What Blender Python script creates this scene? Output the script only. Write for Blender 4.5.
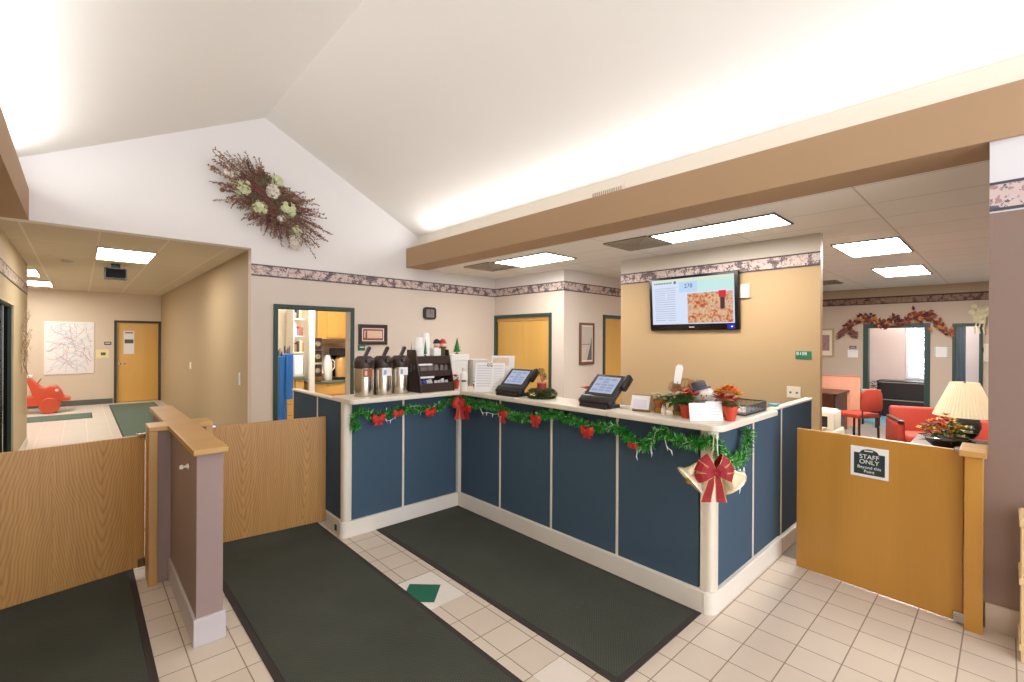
import bpy, bmesh, math, random
from mathutils import Vector, Matrix
R = math.radians
rnd = random.Random(11)
sc = bpy.context.scene
COL = sc.collection
for o in list(bpy.data.objects):
    bpy.data.objects.remove(o)

# ------------------------------------------------------------------ camera, world, exposure
cam_d = bpy.data.cameras.new('camera')
cam_d.sensor_width = 36.0
cam_d.lens = 462.83 * 36 / 1024
cam_d.clip_start = 0.05
cam = bpy.data.objects.new('camera', cam_d)
COL.objects.link(cam)
cam.matrix_world = (Matrix.Translation((0, 0, 1.65)) @ Matrix.Rotation(R(-43.042), 4, 'Z')
                    @ Matrix.Rotation(R(90 - 0.0367), 4, 'X') @ Matrix.Rotation(R(0.296), 4, 'Z'))
sc.camera = cam
w = bpy.data.worlds.new('daylight')
sc.world = w
w.use_nodes = True
w.node_tree.nodes['Background'].inputs[0].default_value = (0.86, 0.90, 1.0, 1)
w.node_tree.nodes['Background'].inputs[1].default_value = 4.0
sc.view_settings.view_transform = 'Standard'
sc.view_settings.look = 'None'
sc.view_settings.gamma = 1
sc.view_settings.use_curve_mapping = False
sc.view_settings.exposure = 0.0

def area(name, loc, rot, sx, sy, power, col=(1, 1, 1)):
    d = bpy.data.lights.new(name, 'AREA')
    d.shape = 'RECTANGLE'; d.size = sx; d.size_y = sy; d.energy = power; d.color = col
    o = bpy.data.objects.new(name, d); COL.objects.link(o)
    o.location = loc; o.rotation_euler = rot
    return o
# cove strips lying in the troughs on top of the two beams, shining up on the vault
area('cove_strip', (3.90, 1.95, 3.14), (0, R(128), 0), 0.10, 8.5, 54, (0.96, 0.98, 1.0))
area('cove_strip', (-0.44, 1.95, 3.14), (0, R(-138), 0), 0.10, 8.5, 68, (0.96, 0.98, 1.0))

# ------------------------------------------------------------------ materials
def lin(c):
    return tuple(((v / 255 / 12.92) if v / 255 <= 0.04045 else ((v / 255 + 0.055) / 1.055) ** 2.4) for v in c[:3]) + (1,)
def newmat(name):
    m = bpy.data.materials.new(name); m.use_nodes = True
    nt = m.node_tree
    return m, nt, nt.nodes['Principled BSDF']
def node(nt, t, **kw):
    n = nt.nodes.new(t)
    for k, v in kw.items():
        if k.startswith('_'): setattr(n, k[1:], v)
        else: n.inputs[k.replace('_', ' ')].default_value = v
    return n
def mat(name, col, rough=0.6, metal=0.0, var=0.06, scale=6.0, bump=0.0, bscale=60, spec=0.5, emit=None, es=1.0, trans=0.0, alpha=1.0):
    m, nt, p = newmat(name)
    L = nt.links
    tc = node(nt, 'ShaderNodeTexCoord')
    n = node(nt, 'ShaderNodeTexNoise', Scale=scale, Detail=3.0)
    L.new(tc.outputs['Object'], n.inputs['Vector'])
    mx = node(nt, 'ShaderNodeMix', _data_type='RGBA')
    c = lin(col)
    mx.inputs[6].default_value = tuple(max(0, v * (1 - var)) for v in c[:3]) + (1,)
    mx.inputs[7].default_value = tuple(min(1, v * (1 + var)) for v in c[:3]) + (1,)
    L.new(n.outputs['Fac'], mx.inputs[0]); L.new(mx.outputs[2], p.inputs['Base Color'])
    p.inputs['Roughness'].default_value = rough; p.inputs['Metallic'].default_value = metal
    p.inputs['Specular IOR Level'].default_value = spec
    if bump:
        nb = node(nt, 'ShaderNodeTexNoise', Scale=bscale, Detail=2.0)
        L.new(tc.outputs['Object'], nb.inputs['Vector'])
        b = node(nt, 'ShaderNodeBump', Strength=bump, Distance=0.01)
        L.new(nb.outputs['Fac'], b.inputs['Height']); L.new(b.outputs['Normal'], p.inputs['Normal'])
    if emit:
        p.inputs['Emission Color'].default_value = lin(emit); p.inputs['Emission Strength'].default_value = es
    if trans: p.inputs['Transmission Weight'].default_value = trans
    if alpha < 1: p.inputs['Alpha'].default_value = alpha
    return m
def math_(nt, op, a, b=None, c=None):
    n = nt.nodes.new('ShaderNodeMath'); n.operation = op
    for i, v in enumerate((a, b, c)):
        if v is None: continue
        if isinstance(v, (int, float)): n.inputs[i].default_value = v
        else: nt.links.new(v, n.inputs[i])
    return n.outputs[0]
def mixc(nt, fac, a, b):
    mx = node(nt, 'ShaderNodeMix', _data_type='RGBA')
    if isinstance(fac, (int, float)): mx.inputs[0].default_value = fac
    else: nt.links.new(fac, mx.inputs[0])
    for i, v in ((6, a), (7, b)):
        if isinstance(v, tuple): mx.inputs[i].default_value = v
        else: nt.links.new(v, mx.inputs[i])
    return mx.outputs[2]
def pos(nt):
    g = node(nt, 'ShaderNodeNewGeometry'); s = node(nt, 'ShaderNodeSeparateXYZ')
    nt.links.new(g.outputs['Position'], s.inputs[0])
    return g.outputs['Position'], s.outputs[0], s.outputs[1], s.outputs[2]
def wallmat(name, low, high, z0):      # paint with its real boundary at the border's height
    m, nt, p = newmat(name)
    P, x, y, z = pos(nt)
    n = node(nt, 'ShaderNodeTexNoise', Scale=1.3, Detail=2.0); nt.links.new(P, n.inputs['Vector'])
    c = mixc(nt, math_(nt, 'GREATER_THAN', z, z0), lin(low), lin(high))
    c2 = mixc(nt, math_(nt, 'MULTIPLY', n.outputs['Fac'], 0.05), c, lin((120, 100, 85)))
    nt.links.new(c2, p.inputs['Base Color'])
    p.inputs['Roughness'].default_value = 0.55; p.inputs['Specular IOR Level'].default_value = 0.3
    nb = node(nt, 'ShaderNodeTexNoise', Scale=120.0, Detail=2.0); nt.links.new(P, nb.inputs['Vector'])
    b = node(nt, 'ShaderNodeBump', Strength=0.06, Distance=0.005)
    nt.links.new(nb.outputs['Fac'], b.inputs['Height']); nt.links.new(b.outputs['Normal'], p.inputs['Normal'])
    return m
def wood(name, c1, c2, rough=0.4, freq=34.0, sx=1.6, sz=0.22, contrast=1.0):
    m, nt, p = newmat(name)
    tc = node(nt, 'ShaderNodeTexCoord')
    mp = node(nt, 'ShaderNodeMapping'); mp.inputs['Scale'].default_value = (sx, sx, sz)
    nt.links.new(tc.outputs['Object'], mp.inputs[0])
    n = node(nt, 'ShaderNodeTexNoise', Scale=1.3, Detail=1.0, Roughness=0.3); nt.links.new(mp.outputs[0], n.inputs['Vector'])
    s = math_(nt, 'SINE', math_(nt, 'MULTIPLY', n.outputs['Fac'], freq * 2.2))
    s = math_(nt, 'MULTIPLY_ADD', s, 0.5, 0.5)
    s = math_(nt, 'POWER', s, 2.0)
    mp2 = node(nt, 'ShaderNodeMapping'); mp2.inputs['Scale'].default_value = (70, 70, 2.2)
    nt.links.new(tc.outputs['Object'], mp2.inputs[0])
    n2 = node(nt, 'ShaderNodeTexNoise', Scale=1.0, Detail=3.0); nt.links.new(mp2.outputs[0], n2.inputs['Vector'])
    f = math_(nt, 'MULTIPLY_ADD', s, 0.42 * contrast, math_(nt, 'MULTIPLY', n2.outputs['Fac'], 0.55 * contrast))
    c = mixc(nt, f, lin(c1), lin(c2))
    nt.links.new(c, p.inputs['Base Color']); p.inputs['Roughness'].default_value = rough
    return m
def tilemat(name, c1, c2, grout, px, py, x0, y0, g=0.006, rough=0.35, gx=None):
    m, nt, p = newmat(name)
    P, x, y, z = pos(nt)
    u = math_(nt, 'DIVIDE', math_(nt, 'SUBTRACT', x, x0), px)
    v = math_(nt, 'DIVIDE', math_(nt, 'SUBTRACT', y, y0), py)
    fu = math_(nt, 'ABSOLUTE', math_(nt, 'SUBTRACT', math_(nt, 'FRACT', math_(nt, 'ADD', u, 0.5)), 0.5))
    fv = math_(nt, 'ABSOLUTE', math_(nt, 'SUBTRACT', math_(nt, 'FRACT', math_(nt, 'ADD', v, 0.5)), 0.5))
    gu = math_(nt, 'LESS_THAN', fu, g / 2 / px); gv = math_(nt, 'LESS_THAN', fv, g / 2 / py)
    gg = math_(nt, 'MAXIMUM', gu, gv)
    cx = node(nt, 'ShaderNodeCombineXYZ')
    nt.links.new(math_(nt, 'FLOOR', u), cx.inputs[0]); nt.links.new(math_(nt, 'FLOOR', v), cx.inputs[1])
    wn = node(nt, 'ShaderNodeTexWhiteNoise', _noise_dimensions='2D'); nt.links.new(cx.outputs[0], wn.inputs[0])
    n = node(nt, 'ShaderNodeTexNoise', Scale=9.0, Detail=3.0); nt.links.new(P, n.inputs['Vector'])
    f = math_(nt, 'MULTIPLY_ADD', wn.outputs[0], 0.5, math_(nt, 'MULTIPLY', n.outputs['Fac'], 0.5))
    base = mixc(nt, f, lin(c1), lin(c2))
    c = mixc(nt, gg, base, lin(grout))
    nt.links.new(c, p.inputs['Base Color'])
    p.inputs['Specular IOR Level'].default_value = 0.4
    rr = math_(nt, 'MULTIPLY_ADD', gg, 0.4, rough); nt.links.new(rr, p.inputs['Roughness'])
    b = node(nt, 'ShaderNodeBump', Strength=0.4, Distance=0.003, _invert=True)
    nt.links.new(gg, b.inputs['Height']); nt.links.new(b.outputs['Normal'], p.inputs['Normal'])
    return m
def matmat(name, c1, c2, edge_scale=90.0):      # ribbed entrance matting
    m, nt, p = newmat(name)
    P, x, y, z = pos(nt)
    a = math_(nt, 'SINE', math_(nt, 'MULTIPLY', x, 2 * math.pi / 0.022))
    b = math_(nt, 'SINE', math_(nt, 'MULTIPLY', y, 2 * math.pi / 0.016))
    h = math_(nt, 'MULTIPLY_ADD', math_(nt, 'MULTIPLY', a, b), 0.5, 0.5)
    n = node(nt, 'ShaderNodeTexNoise', Scale=2.5, Detail=4.0); nt.links.new(P, n.inputs['Vector'])
    f = math_(nt, 'MULTIPLY_ADD', h, 0.55, math_(nt, 'MULTIPLY', n.outputs['Fac'], 0.45))
    nt.links.new(mixc(nt, f, lin(c1), lin(c2)), p.inputs['Base Color'])
    p.inputs['Roughness'].default_value = 0.95; p.inputs['Specular IOR Level'].default_value = 0.15
    bp = node(nt, 'ShaderNodeBump', Strength=0.6, Distance=0.004)
    nt.links.new(h, bp.inputs['Height']); nt.links.new(bp.outputs['Normal'], p.inputs['Normal'])
    return m
def bordermat(name, ground, bloom, rose, z0, z1, sc_=17.0):   # printed floral wallpaper border
    m, nt, p = newmat(name)
    P, x, y, z = pos(nt)
    v = node(nt, 'ShaderNodeTexVoronoi', Scale=sc_ * 0.62); nt.links.new(P, v.inputs['Vector'])
    n = node(nt, 'ShaderNodeTexNoise', Scale=sc_ * 3, Detail=4.0, Roughness=0.65); nt.links.new(P, n.inputs['Vector'])
    f1 = math_(nt, 'LESS_THAN', math_(nt, 'ADD', v.outputs['Distance'], math_(nt, 'MULTIPLY', math_(nt, 'SUBTRACT', n.outputs['Fac'], 0.5), 1.5)), 0.60)
    n2 = node(nt, 'ShaderNodeTexNoise', Scale=sc_ * 2.2, Detail=2.0); nt.links.new(P, n2.inputs['Vector'])
    f2 = math_(nt, 'GREATER_THAN', n2.outputs['Fac'], 0.57)
    c = mixc(nt, f1, lin(ground), lin(bloom))
    c = mixc(nt, math_(nt, 'MULTIPLY', f2, 0.6), c, lin(rose))
    e = math_(nt, 'MAXIMUM', math_(nt, 'LESS_THAN', z, z0 + 0.016), math_(nt, 'GREATER_THAN', z, z1 - 0.016))
    c = mixc(nt, e, c, lin(tuple(int(q * 0.75) for q in ground)))
    nt.links.new(c, p.inputs['Base Color']); p.inputs['Roughness'].default_value = 0.6
    return m

# ------------------------------------------------------------------ mesh builder
class B:
    def __init__(s): s.bm = bmesh.new(); s.mi = 0
    def _fin(s, f0):
        for f in s.bm.faces:
            if f.index == -1 or f not in f0: pass
    def face(s, pts, mi=None):
        try:
            f = s.bm.faces.new([s.bm.verts.new(p) for p in pts]); f.material_index = s.mi if mi is None else mi
            return f
        except ValueError: return None
    def box(s, x0, x1, y0, y1, z0, z1, bev=0.0, seg=2, M=None):
        t = bmesh.new()
        bmesh.ops.create_cube(t, size=1)
        for v in t.verts:
            v.co = Vector(((x0 + x1) / 2 + v.co.x * (x1 - x0), (y0 + y1) / 2 + v.co.y * (y1 - y0), (z0 + z1) / 2 + v.co.z * (z1 - z0)))
        if bev: bmesh.ops.bevel(t, geom=t.edges[:], offset=bev, segments=seg, profile=0.5, affect='EDGES')
        return s.add(t, M)
    def add(s, t, M=None):
        if M is not None: t.transform(M)
        mp = {}
        for v in t.verts: mp[v] = s.bm.verts.new(v.co)
        for f in t.faces:
            try:
                nf = s.bm.faces.new([mp[v] for v in f.verts]); nf.material_index = s.mi
            except ValueError: pass
        t.free(); return s
    def prism(s, poly, axis, a0, a1, bev=0.0, M=None):   # poly in the two other axes, in cyclic x,y,z order minus axis
        t = bmesh.new()
        def P(u, v, a):
            return {'x': (a, u, v), 'y': (u, a, v), 'z': (u, v, a)}[axis]
        b = [t.verts.new(P(u, v, a0)) for u, v in poly]; c = [t.verts.new(P(u, v, a1)) for u, v in poly]
        t.faces.new(b); t.faces.new(c)
        k = len(poly)
        for i in range(k): t.faces.new([b[i], b[(i + 1) % k], c[(i + 1) % k], c[i]])
        bmesh.ops.recalc_face_normals(t, faces=t.faces[:])
        if bev: bmesh.ops.bevel(t, geom=t.edges[:], offset=bev, segments=2, profile=0.5, affect='EDGES')
        return s.add(t, M)
    def lathe(s, c, prof, seg=24, M=None):
        t = bmesh.new(); rings = []
        for r, z in prof:
            if r <= 1e-6: rings.append([t.verts.new((0, 0, z))])
            else: rings.append([t.verts.new((r * math.cos(2 * math.pi * i / seg), r * math.sin(2 * math.pi * i / seg), z)) for i in range(seg)])
        for a, b in zip(rings, rings[1:]):
            for i in range(seg):
                j = (i + 1) % seg
                if len(a) == 1 and len(b) == 1: continue
                if len(a) == 1: t.faces.new([a[0], b[j], b[i]])
                elif len(b) == 1: t.faces.new([a[i], a[j], b[0]])
                else: t.faces.new([a[i], a[j], b[j], b[i]])
        for r in (rings[0], rings[-1]):
            if len(r) > 2: t.faces.new(r)
        bmesh.ops.recalc_face_normals(t, faces=t.faces[:])
        return s.add(t, Matrix.Translation(c) @ (M if M is not None else Matrix()))
    def tube(s, pts, r, seg=8, r1=None, caps=True):
        pts = [Vector(p) for p in pts]; t = bmesh.new(); rings = []
        n = len(pts); ref = None
        for i, p in enumerate(pts):
            d = (pts[min(i + 1, n - 1)] - pts[max(i - 1, 0)]).normalized()
            if ref is None:
                ref = Vector((0, 0, 1)) if abs(d.z) < 0.9 else Vector((1, 0, 0))
            u = d.cross(ref)
            if u.length < 1e-4: u = d.cross(Vector((0.3, 1, 0.2)))
            u.normalize(); v = u.cross(d).normalized(); ref = v
            rr = r if r1 is None else r + (r1 - r) * i / max(1, n - 1)
            rings.append([t.verts.new(p + u * rr * math.cos(2 * math.pi * k / seg) + v * rr * math.sin(2 * math.pi * k / seg)) for k in range(seg)])
        for a, b in zip(rings, rings[1:]):
            for k in range(seg): t.faces.new([a[k], a[(k + 1) % seg], b[(k + 1) % seg], b[k]])
        if caps: t.faces.new(rings[0]); t.faces.new(rings[-1])
        bmesh.ops.recalc_face_normals(t, faces=t.faces[:])
        return s.add(t)
    def ball(s, c, r, sub=2, M=None, scl=(1, 1, 1)):
        t = bmesh.new(); bmesh.ops.create_icosphere(t, subdivisions=sub, radius=r)
        t.transform(Matrix.Diagonal((*scl, 1)))
        return s.add(t, Matrix.Translation(c) @ (M if M is not None else Matrix()))
    def ribbon(s, pts, wv, mi=None):
        pts = [Vector(p) for p in pts]
        for i in range(len(pts) - 1):
            w0 = Vector(wv[i]) if isinstance(wv, list) else Vector(wv); w1 = Vector(wv[i + 1]) if isinstance(wv, list) else w0
            s.face([pts[i] - w0, pts[i] + w0, pts[i + 1] + w1, pts[i + 1] - w1], mi)
    def leaf(s, c, d, up, l, wd, mi=None):     # pointed, folded leaf
        c = Vector(c); d = Vector(d).normalized(); up = Vector(up)
        sd = d.cross(up)
        if sd.length < 1e-4: sd = d.cross(Vector((1, 0.2, 0.1)))
        sd.normalize(); up = sd.cross(d).normalized()
        a, m_, t = c, c + d * l * 0.45 - up * l * 0.04, c + d * l - up * l * 0.12
        L, Rr = m_ + sd * wd / 2 + up * l * 0.08, m_ - sd * wd / 2 + up * l * 0.08
        s.face([a, L, m_], mi); s.face([L, t, m_], mi); s.face([a, m_, Rr], mi); s.face([m_, t, Rr], mi)
ROOT = {}
def obj(name, b, mats, parent=None, smooth=False, ang=40, kind=None, label=None):
    bm = b.bm
    par = parent
    while par is not None and par.parent is not None: par = par.parent
    if par is not None and par.name in ROOT: bm.transform(ROOT[par.name].inverted())
    me = bpy.data.meshes.new(name); bm.to_mesh(me); bm.free()
    for m in (mats if isinstance(mats, (list, tuple)) else [mats]): me.materials.append(m)
    if smooth:
        me.polygons.foreach_set('use_smooth', [True] * len(me.polygons))
        me.set_sharp_from_angle(angle=R(ang))
    o = bpy.data.objects.new(name, me); COL.objects.link(o)
    if parent is not None: o.parent = parent
    if kind: o['kind'] = kind
    if label: o['label'] = label
    return o
def tag(o, label, cat, group=None, kind=None):
    o['label'] = label; o['category'] = cat
    if group: o['group'] = group
    if kind: o['kind'] = kind
    return o
def thing(name, label, cat, loc=(0, 0, 0), rotz=0.0, group=None):
    o = bpy.data.objects.new(name, None); COL.objects.link(o)
    o.empty_display_size = 0.1
    o.location = loc; o.rotation_euler = (0, 0, rotz)
    ROOT[o.name] = Matrix.Translation(loc) @ Matrix.Rotation(rotz, 4, 'Z')
    return tag(o, label, cat, group)
def dup(root, loc, rotz=None, label=None, group=None):
    r = root.copy(); COL.objects.link(r); r.location = loc
    if rotz is not None: r.rotation_euler = (0, 0, rotz)
    if label: r['label'] = label
    if group: r['group'] = group
    for ch in list(root.children):
        c = ch.copy(); COL.objects.link(c); c.parent = r
        for g in ch.children:
            d = g.copy(); COL.objects.link(d); d.parent = c
    return r
def place(root, loc, rotz=0.0):       # move a thing that was modelled round the origin
    root.location = loc; root.rotation_euler = (0, 0, rotz)
def struct(name, b, mats, parent=None, smooth=False):
    o = obj(name, b, mats, parent, smooth)
    if parent is None: o['kind'] = 'structure'
    return o
FACE = {'-x': Matrix(((0, 0, -1), (-1, 0, 0), (0, 1, 0))).to_4x4(), '-y': Matrix(((1, 0, 0), (0, 0, -1), (0, 1, 0))).to_4x4(),
        '+x': Matrix(((0, 0, 1), (1, 0, 0), (0, 1, 0))).to_4x4()}
def text(name, s, size, M, m, parent, spacing=1.0, ext=0.0008):
    cu = bpy.data.curves.new(name, 'FONT'); cu.body = s; cu.size = size; cu.align_x = 'CENTER'; cu.align_y = 'CENTER'
    cu.extrude = ext; cu.space_character = spacing
    cu.materials.append(m)
    tmp = bpy.data.objects.new('tmp', cu)
    me = bpy.data.meshes.new_from_object(tmp); bpy.data.objects.remove(tmp); bpy.data.curves.remove(cu)
    me.name = name
    if not me.materials: me.materials.append(m)
    o = bpy.data.objects.new(name, me); COL.objects.link(o)
    par = parent
    while par is not None and par.parent is not None: par = par.parent
    o.parent = parent
    if par is not None and par.name in ROOT: M = ROOT[par.name].inverted() @ M
    o.matrix_local = M
    return o
def spline(pts, n=8):
    P = [Vector(p) for p in pts]; out = []
    for i in range(len(P) - 1):
        p0, p1, p2, p3 = P[max(0, i - 1)], P[i], P[i + 1], P[min(len(P) - 1, i + 2)]
        for k in range(n):
            t = k / n
            out.append(0.5 * ((2 * p1) + (p2 - p0) * t + (2 * p0 - 5 * p1 + 4 * p2 - p3) * t * t + (3 * p1 - p0 - 3 * p2 + p3) * t ** 3))
    out.append(P[-1]); return out

# palette
WHITE_P = (236, 230, 224)
m_back = wallmat('back_wall_paint', (222, 209, 197), (234, 230, 228), 2.62)
m_tan = wallmat('tan_wall_paint', (194, 165, 126), (214, 206, 194), 2.62)
m_pink = wallmat('office_wall_paint', (204, 186, 170), (190, 172, 148), 2.62)
m_hallr = wallmat('hall_side_paint', (180, 158, 124), (180, 158, 124), 9)
m_hallf = wallmat('hall_end_paint', (222, 206, 184), (222, 206, 184), 9)
m_right = wallmat('mauve_wall_paint', (140, 118, 108), (222, 220, 224), 2.40)
m_vault = mat('vault_plaster', (238, 235, 230), 0.85, var=0.015, scale=1, spec=0.1)
m_beam = mat('beam_paint', (174, 144, 112), 0.6, var=0.03, scale=2, spec=0.2)
m_white = mat('white_paint', (232, 226, 214), 0.5, var=0.03)
m_trimw = mat('white_vinyl_base', (238, 230, 217), 0.45, var=0.05)
m_green = mat('green_frame_paint', (44, 72, 66), 0.45, var=0.06)
m_dgrey = mat('grey_vinyl_base', (96, 98, 92), 0.5, var=0.05)
m_tile = tilemat('floor_tile', (214, 198, 180), (224, 210, 192), (150, 134, 116), 0.2035, 0.2035, 2.655, 0.573)
m_vinyl = tilemat('hall_vinyl', (226, 218, 206), (230, 222, 212), (214, 206, 194), 0.305, 0.305, 0.1, 0.1, 0.004, 0.25)
m_ceil = tilemat('ceiling_tile', (240, 237, 230), (244, 241, 235), (212, 206, 196), 0.61, 1.22, 4.25, 0.80, 0.014, 0.9)
m_ceilh = tilemat('hall_ceiling_tile', (206, 192, 166), (214, 200, 174), (226, 216, 196), 0.61, 1.22, 0.16, 7.85, 0.02, 0.9)
m_carpet = mat('grey_carpet', (144, 136, 130), 0.95, var=0.15, scale=60, bump=0.3, bscale=200, spec=0.1)
m_bcarpet = mat('blue_carpet', (104, 150, 170), 0.95, var=0.12, scale=60, bump=0.3, bscale=200, spec=0.1)
m_border = bordermat('floral_border', (104, 90, 98), (214, 196, 190), (150, 118, 118), 2.47, 2.62)
m_border2 = bordermat('floral_border_far', (84, 58, 50), (150, 120, 104), (110, 70, 60), 2.47, 2.62)
m_border3 = bordermat('floral_border_near', (92, 90, 106), (204, 184, 180), (130, 72, 80), 2.41, 2.575, 14)
def cathedral(name, c1, c2, w=0.46, rough=0.38):     # flat-sawn veneer: nested pointed arches
    m, nt, p = newmat(name)
    tc = node(nt, 'ShaderNodeTexCoord'); sp = node(nt, 'ShaderNodeSeparateXYZ'); nt.links.new(tc.outputs['Object'], sp.inputs[0])
    n0 = node(nt, 'ShaderNodeTexNoise', Scale=2.2, Detail=2.0); nt.links.new(tc.outputs['Object'], n0.inputs['Vector'])
    xx = math_(nt, 'ADD', sp.outputs[0], math_(nt, 'MULTIPLY', math_(nt, 'SUBTRACT', n0.outputs['Fac'], 0.5), 0.10))
    u = math_(nt, 'ABSOLUTE', math_(nt, 'SUBTRACT', math_(nt, 'FRACT', math_(nt, 'DIVIDE', xx, w)), 0.5))
    f = math_(nt, 'SUBTRACT', sp.outputs[2], math_(nt, 'MULTIPLY', math_(nt, 'POWER', u, 1.35), 3.4))
    s1 = math_(nt, 'MULTIPLY_ADD', math_(nt, 'SINE', math_(nt, 'MULTIPLY', f, 2 * math.pi / 0.095)), 0.5, 0.5)
    s1 = math_(nt, 'POWER', s1, 3.0)
    mp2 = node(nt, 'ShaderNodeMapping'); mp2.inputs['Scale'].default_value = (90, 90, 3.0); nt.links.new(tc.outputs['Object'], mp2.inputs[0])
    n2 = node(nt, 'ShaderNodeTexNoise', Scale=1.0, Detail=3.0); nt.links.new(mp2.outputs[0], n2.inputs['Vector'])
    fac = math_(nt, 'MULTIPLY_ADD', s1, 0.30, math_(nt, 'MULTIPLY', n2.outputs['Fac'], 0.6))
    nt.links.new(mixc(nt, fac, lin(c1), lin(c2)), p.inputs['Base Color']); p.inputs['Roughness'].default_value = rough
    return m
m_oak = cathedral('oak_veneer', (210, 160, 90), (136, 88, 40))
m_oakg = wood('golden_birch_veneer', (196, 142, 60), (168, 116, 42), 0.32, freq=10, sz=0.12, contrast=0.6)
m_cap = wood('oak_cap', (206, 160, 94), (184, 136, 72), 0.35, freq=8, contrast=0.6)
m_door = wood('maple_door', (230, 184, 100), (212, 160, 74), 0.3, freq=7, sz=0.1, contrast=0.7)
m_half = mat('half_wall_paint', (160, 137, 130), 0.6, var=0.03)
m_mat = matmat('charcoal_matting', (50, 54, 46), (94, 96, 86))
m_matedge = mat('rubber_edge', (58, 50, 46), 0.8)
m_hmat = matmat('green_hall_matting', (96, 112, 100), (112, 128, 114))
m_blue = mat('blue_grey_fabric', (70, 90, 108), 0.85, var=0.05, scale=30, bump=0.15, bscale=300, spec=0.2)
m_cream = mat('cream_laminate', (232, 222, 204), 0.35, var=0.025)
m_black = mat('black_plastic', (30, 28, 28), 0.4, var=0.1)
m_dbrown = mat('dark_brown_plastic', (58, 42, 38), 0.35, var=0.06)
m_steel = mat('brushed_steel', (196, 188, 176), 0.22, metal=1.0, var=0.05, scale=2)
m_chrome = mat('chrome', (190, 190, 190), 0.2, metal=1.0)
m_paper = mat('white_paper', (240, 238, 236), 0.6, var=0.02)
m_glow = mat('light_diffuser', (255, 255, 255), 0.6, emit=(255, 250, 242), es=24.0, var=0.0)
m_glowh = mat('hall_light_diffuser', (255, 255, 255), 0.6, emit=(255, 250, 242), es=23.0, var=0.0)
m_glowo = mat('office_light_diffuser', (255, 255, 255), 0.6, emit=(255, 250, 242), es=55.0, var=0.0)
m_glowk = mat('kitchen_fill_glow', (255, 255, 255), 0.6, emit=(255, 250, 242), es=40.0, var=0.0)  # glow of the unseen panel added to brighten the kitchen
m_grille = mat('grille_metal', (178, 168, 148), 0.5, var=0.06)
m_dark = mat('dark_void', (40, 34, 28), 0.9)
m_red = mat('red_ribbon', (204, 44, 30), 0.5, var=0.12, scale=20)
m_velvet = mat('crimson_velvet', (150, 12, 28), 0.6, var=0.2, scale=25)
m_gold = mat('gold_edge', (214, 170, 96), 0.3, metal=0.6)
m_leafg = mat('leaf_green', (62, 112, 46), 0.55, var=0.3, scale=30)
m_terra = mat('terracotta', (176, 104, 52), 0.7, var=0.12)
m_redpot = mat('red_foil_pot', (206, 70, 44), 0.45, var=0.1)
m_ofl = mat('orange_petal', (232, 132, 66), 0.6, var=0.25, scale=40)
m_rfl = mat('red_petal', (204, 60, 44), 0.6, var=0.25, scale=40)
m_yfl = mat('yellow_petal', (226, 178, 62), 0.6, var=0.2, scale=40)
m_cfl = mat('cream_petal', (230, 224, 190), 0.6, var=0.12, scale=40)
m_glass = mat('dark_glass', (16, 22, 22), 0.8, var=0.1, spec=0.0)
#STAGE2
# ================================================================== THE SETTING
b = B(); b.box(-0.9, 3.98, -3.0, 6.6, -0.1, 0.0); struct('floor', b, m_tile)
b = B(); b.box(-3.2, 5.2, 6.6, 15.8, -0.1, 0.0); struct('floor_hall', b, m_vinyl)
b = B(); b.box(3.98, 11.8, -3.0, 6.6, -0.1, 0.0); struct('floor_office', b, m_carpet)
b = B(); b.box(11.8, 16.2, -3.0, 6.6, -0.1, 0.0); struct('floor_side_office', b, m_bcarpet)
# green diamond set in four white tiles
b = B()
b.box(1.438, 1.838, 2.402, 2.802, -0.02, 0.0012); o = struct('trim_1', b, mat('white_tile', (240, 232, 222), 0.3))
b = B(); b.prism([(1.635, 2.752), (1.785, 2.604), (1.635, 2.456), (1.485, 2.604)], 'z', -0.01, 0.0022)
struct('trim_2', b, mat('green_tile', (44, 110, 84), 0.3))
b = B(); b.box(1.635, 1.8385, 1.386, 1.589, -0.02, 0.0012); struct('trim_3', b, mat('pale_tile', (236, 224, 210), 0.3))

# back wall: gable above, hall opening on the left, kitchen doorway
b = B()
b.prism([(1.60, 0), (1.905, 0), (1.905, 2.065), (2.90, 2.065), (2.90, 0), (5.72, 0), (5.72, 2.815), (4.22, 2.815), (4.22, 3.27),
         (1.75, 4.53), (-0.75, 3.27), (-0.75, 2.815), (1.60, 2.815)], 'y', 6.6, 6.75)
struct('wall_back', b, m_back)
b = B(); b.box(1.60, 1.75, 6.75, 15.6, 0, 2.9); struct('wall_hall_right', b, m_hallr)
b = B(); b.prism([(-3.2, 0), (0.66, 0), (0.66, 2.10), (1.59, 2.10), (1.59, 0), (1.75, 0), (1.75, 2.9), (-3.2, 2.9)], 'y', 15.6, 15.75); b.box(0.4, 1.75, 15.76, 15.82, 0, 2.9); struct('wall_hall_end', b, m_hallf)  # last box: unseen plate added behind the door to stop a light leak
b = B(); b.prism([(-3.0, 0), (7.02, 0), (7.02, 2.06), (8.56, 2.06), (8.56, 0), (10.5, 0), (10.5, 2.9), (-3.0, 2.9)], 'x', -0.76, -0.61); b.box(-0.9, -0.85, 6.8, 8.8, 0, 2.9)
struct('wall_left', b, wallmat('left_wall_paint', (206, 188, 154), (206, 188, 154), 9))
b = B(); b.box(-3.2, -0.61, 10.5, 10.62, 0, 2.9); struct('wall_hall_corner', b, m_hallf)
b = B(); b.box(-3.3, -3.2, 10.5, 15.75, 0, 2.9); struct('wall_hall_left', b, m_hallf)
b = B(); b.prism([(4.9, 0), (5.20, 0), (5.20, 2.07), (6.58, 2.07), (6.58, 0), (6.75, 0), (6.75, 2.9), (4.9, 2.9)], 'x', 5.72, 5.87); struct('wall_closet', b, m_back)
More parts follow.
